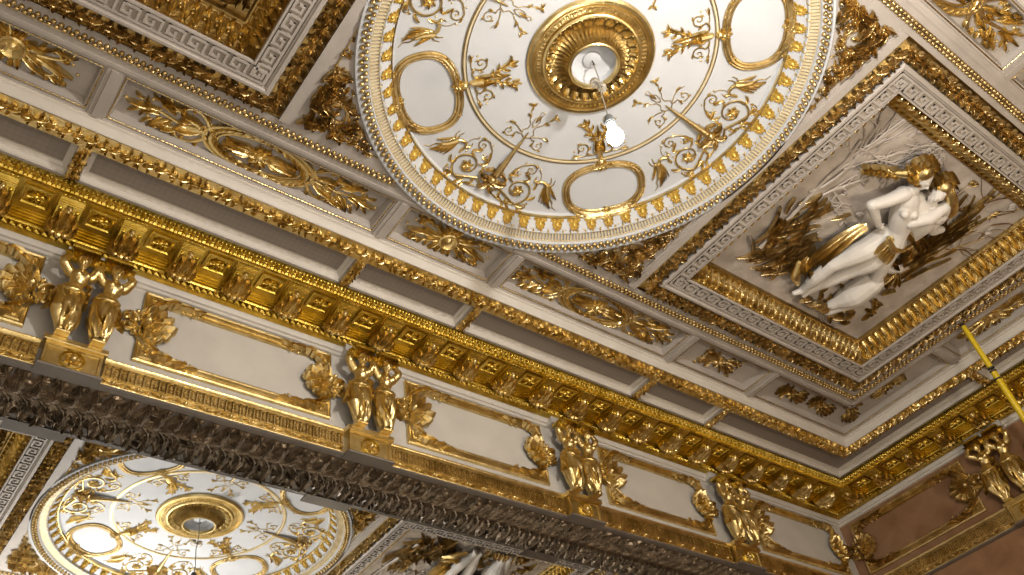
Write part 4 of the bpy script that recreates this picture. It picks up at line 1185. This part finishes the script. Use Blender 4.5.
# --- caryatid pair: body, hair, drapery, crown, foot block. local metres, z up, -y towards the room
HS = .138   # height from pedestal to architrave, units
LIMB = limb
def make_statue(sx, variant):
    o = thing('caryatid_statue', 'x', 'statue', (xs[0], YW-.012, .7945), 'gilded caryatid pairs of the frieze')
    bx_, by_, bz_ = xs[0], YW-.014, .7945
    g = lambda u, v, w: (bx_+sx*u*HS, by_-w*HS, bz_+v*HS)      # u sideways (outwards +), v up, w out
    sw = .02 if variant else -.02
    def limb(mb_, g_, pts, rad, n=12, flat=1.0): LIMB(mb_, g_, pts, [r*HS*1.12 for r in rad], n, flat)
    mb = MB()
    # torso and hips
    limb(mb, g, [(sw,.44,.10),(sw*1.2,.52,.10),(sw*.2,.60,.105),(-sw*.6,.68,.115),(-sw,.745,.10)], [.108,.098,.062,.078,.070], 14, 1.0)
    limb(mb, g, [(-.085-sw,.755,.09),(.085-sw,.755,.09)], [.047,.047])
    for s_ in (-1, 1): mb.ball(g(-sw+s_*.040, .690, .185), .040*HS*1.0)
    # legs under the cloth
    limb(mb, g, [(-.05+sw,.42,.10),(-.055+sw,.24,.12),(-.03,.07,.09),(-.03,.03,.12)], [.075,.058,.040,.03])
    limb(mb, g, [(.05+sw,.42,.10),(.060+sw*2,.24,.15),(.03,.07,.10),(.035,.03,.14)], [.075,.060,.040,.03])
    # neck, arms raised to the crown
    limb(mb, g, [(-sw,.77,.09),(-sw*.6,.83,.11)], [.034,.030])
    limb(mb, g, [(-.10-sw,.765,.09),(-.145,.825,.13),(-.155,.85,.14)], [.046,.040,.036]); limb(mb, g, [(-.155,.85,.14),(-.11,.94,.13)], [.035,.026]); handS(mb, g, (-.11,.94,.13), (.6,.5,0), .020, (0,0,1))
    limb(mb, g, [(.10-sw,.765,.09),(.155,.815,.14),(.170,.845,.15)], [.046,.040,.036]); limb(mb, g, [(.170,.845,.15),(.115,.935,.14)], [.035,.026]); handS(mb, g, (.115,.935,.14), (-.7,.5,0), .020, (0,0,1))
    hc = (-sw*.4, .872, .150)
    head(mb, g, hc, .064, (.25, -.15, 1), (0, 1, .1), HS)
    body = fuse('body', mb, GOLD, o, .0058, 3)
    # drapery: fluted skirt with a rolled edge and side fall
    mb = MB(); rows = []; n = 60
    for k in range(17):
        t = k/16; v = .510-.490*t
        cx_ = sw*(1-t)+.004*sin(7*t); rx = .116+.020*sin(pi*t*.9)-.066*t*t; ry = .104+.036*sin(pi*t)-.036*t*t
        row = []
        for i in range(n):
            a = 2*pi*i/n; f = 1+(.055+.06*t)*sin(9*a+5.5*t+variant)+.04*sin(17*a-9*t)+.05*sin(3*a+8*t)
            row.append(g(cx_+rx*f*cos(a), v+.02*sin(a+variant*2), max(.002, .10+ry*f*sin(a))))
        rows.append(row)
    mb.grid(rows, closed=True)
    limb(mb, g, [(-.120+sw,.50,.10),(-.085+sw,.485,.175),(-.03+sw,.465,.212),(.04+sw,.460,.212),(.09+sw,.485,.180),(.122+sw,.525,.12)], [.014,.020,.022,.024,.020,.014], 10)
    p = Pen(mb, lambda u, v, w: g(u, v, .10+w))
    for k in range(6): p.leaf(.12+sw, .50-.03*k, -pi/2+.35*sin(k*2.1), .20, .055, .4*(-1)**k, .045, 2, 9, .7)
    for k in range(7): p.warp(lambda u, v, w: (u, v, w+.085)).leaf(.09+sw-.028*k, .47-.012*k, -pi/2-.45+.1*k, .30, .034, .35, .030, 0, 9, .7)
    if variant:
        for k in range(3): p.leaf(-.11, .66-.10*k, -pi/2-.2, .16, .05, .5, .05, 2, 8, .7)
    build('drapery', mb, GOLD, body)
    mb = MB(); p = Pen(mb, lambda u, v, w: g(hc[0]+u, hc[1]+v, hc[2]+w))
    for k in range(11):
        a = pi*k/10; p.warp(lambda u, v, w: (u, v, w+.020)).leaf(.030*cos(a), .018+.030*sin(a), a, .034, .026, .8, .022, 0, 6, .7)
    mb.ball(g(hc[0], hc[1]+.028, hc[2]-.018), .050*HS, 12, 8)
    build('hair', mb, GOLDW, body)
    # leafy capital carried on the head
    mb = MB()
    mb.sweep(rect(-.125,.125,.985,1.02), [(0,0),(0,.22),(.006,.23)], g, cap=True)
    p = Pen(mb, lambda u, v, w: g(u, v, .12+w))
    for k in range(7):
        t = (k-3)/3; p.leaf(t*.075, .900, pi/2-t*.45, .105, .050, -t*.5, .065, 2, 8, .6); p.leaf(t*.095, .925, pi/2-t*.9, .085, .040, -t*.8, .045, 2, 8, .6)
    for s_ in (-1, 1): p.scroll(s_*.02, .955, pi/2-s_*1.0, .17, -s_*4.8, .016, .009, n=16); p.ball(s_*.115, .955, .026, sq=1.5)
    build('leaf_capital', mb, GOLDC, body)
    mb = MB(); mb.sweep(rect(-.060,.060,0,.040), [(0,0),(0,.15),(.008,.155)], g, cap=True); build('foot_block', mb, GOLD, o)
    o.location = W((xs[0], YW-.012, .7945))
    return o
DXs = .0215
sl = [('left', 'right')]
where = ['of the pair at the far left of the frieze', 'of the second pair from the left', 'of the third pair, under the middle of the cornice', 'of the last pair before the corner']
L0 = make_statue(-1, 1); R0 = make_statue(1, 0)
for i in range(4):
    for proto, s_, w_ in ((L0, -1, 'left'), (R0, 1, 'right')):
        lab_ = 'gilded caryatid, %s one %s' % (w_, where[i])
        loc = (xs[i]+s_*DXs, YW-.012, .7945)
        if i == 0: proto.location = W(loc); proto['label'] = lab_
        else: copy_tree(proto, None, loc, None, lab_)
for proto, s_, w_ in ((L0, -1, 'left, nearer the corner,'), (R0, 1, 'right, farther from the corner,')):
    copy_tree(proto, None, (XW-.012, YP-s_*DXs, .7945), -pi/2, 'gilded caryatid statue on the marble end wall, %s' % w_)

# --- frieze panels with shells
def frieze_panel(g, a, b_, z0, z1, label, mat=GOLD, full=True, only=None):
    o = thing('frieze_panel', label, 'wall panel', tuple(g((a+b_)/2, z0, 0)), 'gilt framed frieze panels with shells')
    m = MB(); R = rect(a, b_, z0, z1)
    m.sweep(R, [(0,0),(0,.005),(.0022,.0062),(.004,.0045),(.006,.0045),(.0075,.0065),(.0095,.0065),(.011,.0038),(.0135,.0038),(.015,.0050),(.0165,.0050),(.018,.0005)], g)
    build('stepped_frame', m, mat, o)
    zc = (z0+z1)/2; hh = (z1-z0)/2
    for s_ in (1, -1):
        base = a if s_ > 0 else b_
        m = MB(); p = Pen(m, lambda u, v, w: g(base+s_*u, zc+v, w+.004))
        p.warp(lambda u, v, w: (u, v, w+.0035)).shell(.008, 0, 0, .041, 7, 2.7)
        for sy in (-1, 1):
            p.leaf(.000, .016*sy, sy*1.1, .040, .014, -sy*.8, .007, 3, 9)
            p.leaf(.008, .024*sy, sy*1.3, .032, .014, -sy*1.4, .007, 3, 9)
            p.scroll(.0, .008*sy, pi-sy*.6, .034, sy*4.6, .0034, .0022, n=14)
            p.ball(-.006, .018*sy, .0045, sq=1.5); p.leaf(-.002, .004*sy, pi-sy*.5, .018, .012, sy*.6, .007, 2)
        p.ball(-.008, 0, .006, sq=1.5)
        sh = build('shell_cartouche', m, mat, o)
        for sy in (1, -1):
            m = MB(); p = Pen(m, lambda u, v, w: g(base+s_*u, zc+sy*v, w+.005))
            p.leaf(.018, hh-.020, .65, .032, .018, -.9, .008, 3, 9)
            p.leaf(.034, hh-.010, .05, .034, .013, -.25, .006, 3, 9)
            p.scroll(.040, hh-.016, .5, .040, -3.4, .0022, .0012, n=14, leaves=3, ll=.014)
            p.leaf(.062, hh-.009, -.15, .024, .009, .4, .005, 2)
            p.ball(.074, hh-.014, .0028); p.ball(.056, hh-.019, .0026); p.leaf(.012, hh-.034, 1.2, .026, .014, -.8, .007, 2)
            build('corner_spray', m, mat, sh)
    return o
Z0p, Z1p = .8085, .9330
frieze_panel(gN, -.200, .0855, Z0p, Z1p, 'gilt framed frieze panel cut by the left edge of the photo')
frieze_panel(gN, .2195, .510, Z0p, Z1p, 'wide gilt framed white frieze panel between first and second statue pairs')
frieze_panel(gN, .6455, .931, Z0p, Z1p, 'gilt framed white frieze panel with shells between second and third statue pairs')
frieze_panel(gN, 1.071, 1.352, Z0p, Z1p, 'gilt framed white frieze panel between third and fourth statue pairs')
frieze_panel(gN, 1.493, 1.792, Z0p, Z1p, 'gilt framed white frieze panel ending at the room corner')
frieze_panel(gE, .644, .938, Z0p, .928, 'gilt framed panel on the red-brown marble end wall', GOLDW)
frieze_panel(gE, .20, .490, Z0p, .928, 'gilt framed panel on the marble wall beyond the end wall statues', GOLDW)

# =============================================================== mirror in its niche
mir = thing('wall_mirror', 'large wall mirror reflecting the ceiling, under a dark carved soffit frame', 'mirror', (.6, MIR, ZSOF))
m = MB(); m.add([(-.52, MIR, -.30), (XW-.055, MIR, -.30), (XW-.055, MIR, ZSOF-.001), (-.52, MIR, ZSOF-.001)], [(0,1,2,3)])
build('mirror_glass', m, MIRR, mir, False)
m = MB(); m.extrude([(.957,.7505),(.957,.7492),(.963,.7492),(.966,.7500),(1.010,.7500),(1.0125,.7492),(1.0165,.7492),(1.0165,.7535)], -.52, XW-.055, lambda u, v, w: (u, v, w))
build('soffit_moulding', m, STRIP, mir)
m = MB(); L = XW-.055+.52; n = int(L/.0215); zb = GC(.7498); rn = random.Random(11)
for i in range(n):
    u = -.52+(i+.5)*L/n
    p = Pen(m, zb)
    for dx, a, ll, wd in ((0,0,.050,.019),(-.007,.35,.044,.014),(.007,-.35,.044,.014),(-.009,.75,.028,.012),(.009,-.75,.028,.012)):
        p.leaf(u+dx, 1.0160, -pi/2+a+.35, ll, wd, -a*.9-.55, .0034, 3, 8, .9)
    for k in range(4): p.leaf(u+rn.uniform(-.01,.01), rn.uniform(.980,1.016), rn.uniform(-2.6,-.4), .020, .009, rn.uniform(-1,1), .0036, 2, 6, .6)
    p.leaf(u+.011, .968, pi/2+.25, .040, .011, -.4, .0034, 3, 8, .6); p.ball(u+.012, .971, .0040, sq=1.0)
    p.spiral(u+.006, .986, .008, 0, 5.0, .0018, .001)
build('carved_leaves', m, FRAMED, mir)
m = MB(); m.box(-.52, XW-.055, .9655, 1.0160, .7494, .7515); build('soffit_board', m, DARKB, mir, False)

# =============================================================== yellow pole touching the ceiling
pt, pb = Vector((1.5215, .405, .996)), Vector((1.820, .476, -.318))
pole = thing('yellow_pole', 'long thin yellow pole leaning up to the ceiling at the right edge', 'pole', tuple(pb))
def pz(t): return tuple(pt.lerp(pb, t))
m = MB(); m.tube([pz(.0045), pz(.05), pz(.072)], [.0046,.0050,.0052], 14); m.tube([pz(.079), pz(.30)], [.0056,.0058], 14); m.tube([pz(.30), pz(1)], [.0066,.0066], 14)
build('tube_sections', m, YEL, pole)
m = MB(); m.tube([pz(.0), pz(.002), pz(.0050)], [.0030,.0042,.0042], 14); build('black_tip', m, BLACK, pole)
for t, h_, r in ((.073,.0012,.0061), (.078,.0012,.0061), (.090,.0012,.0061), (.302,.004,.0072)):
    m = MB(); m.tube([pz(t-h_), pz(t+h_)], [r, r], 14); build('joint_collar', m, BLACK, pole)

# =============================================================== camera
R_ = ((0.7947164, -0.5930804, -0.1291567), (-0.3443087, -0.6157162, 0.7087630), (0.4998773, 0.5187958, 0.6935226))
cam = bpy.data.cameras.new('camera'); co = bpy.data.objects.new('camera', cam); col.objects.link(co)
M = Matrix(((R_[0][0], R_[1][0], -R_[2][0]), (R_[0][1], R_[1][1], -R_[2][1]), (R_[0][2], R_[1][2], -R_[2][2]))).to_4x4()
M.translation = (0, 0, ZO); co.matrix_world = M
cam.sensor_width = 36; cam.lens = 36*888.72/1024; cam.clip_start = .01; cam.clip_end = 100
bpy.context.scene.camera = co

# =============================================================== light
def area(name, loc, to, size, power, color, sy=None):
    l = bpy.data.lights.new(name, 'AREA'); l.energy = power; l.color = color; l.size = size
    if sy: l.shape = 'RECTANGLE'; l.size_y = sy
    o = bpy.data.objects.new(name, l); col.objects.link(o); o.location = W(loc)
    d = Vector(W(to))-Vector(W(loc)); o.rotation_euler = d.to_track_quat('-Z', 'Y').to_euler(); return o
def point(name, loc, r, power, color):
    l = bpy.data.lights.new(name, 'POINT'); l.energy = power; l.color = color; l.shadow_soft_size = r
    o = bpy.data.objects.new(name, l); col.objects.link(o); o.location = W(loc); return o
point('bulb_light', (BX, BY, .868), .05, 7, (1, .95, .88))
point('key_light', (.50, .03, .76), .06, 230, (1, .95, .89))  # unseen key light, added for the grazing shadows in the coffers
area('south_fill', (.5, YS+.02, .25), (.6, .6, .9), 6.0, 65, (1, .93, .84), 1.6)  # unseen fill light added along the south wall
area('low_fill', (.2, .35, -.25), (.4, .4, 1), 7.0, 65, (1, .91, .78), 3.0)  # upward fill added low in the room, no fitting there
point('left_fill', (-.2, .1, .45), .10, 35, (1, .84, .62))  # added fill for the left side, no wall lamp behind it
point('right_fill', (1.05, .0, .40), .12, 120, (1, .84, .62))  # added fill that brightens the right end of the frieze

w = bpy.data.worlds.new('world'); bpy.context.scene.world = w; w.use_nodes = True
w.node_tree.nodes['Background'].inputs[0].default_value = (.5, .42, .32, 1); w.node_tree.nodes['Background'].inputs[1].default_value = .4
sc = bpy.context.scene
sc.view_settings.view_transform = 'Standard'; sc.view_settings.look = 'None'; sc.view_settings.exposure = 0.0
sc.cycles.max_bounces = 6; sc.cycles.diffuse_bounces = 3; sc.cycles.glossy_bounces = 4
sc.cycles.sample_clamp_indirect = 4.0; sc.cycles.caustics_reflective = False; sc.cycles.caustics_refractive = False
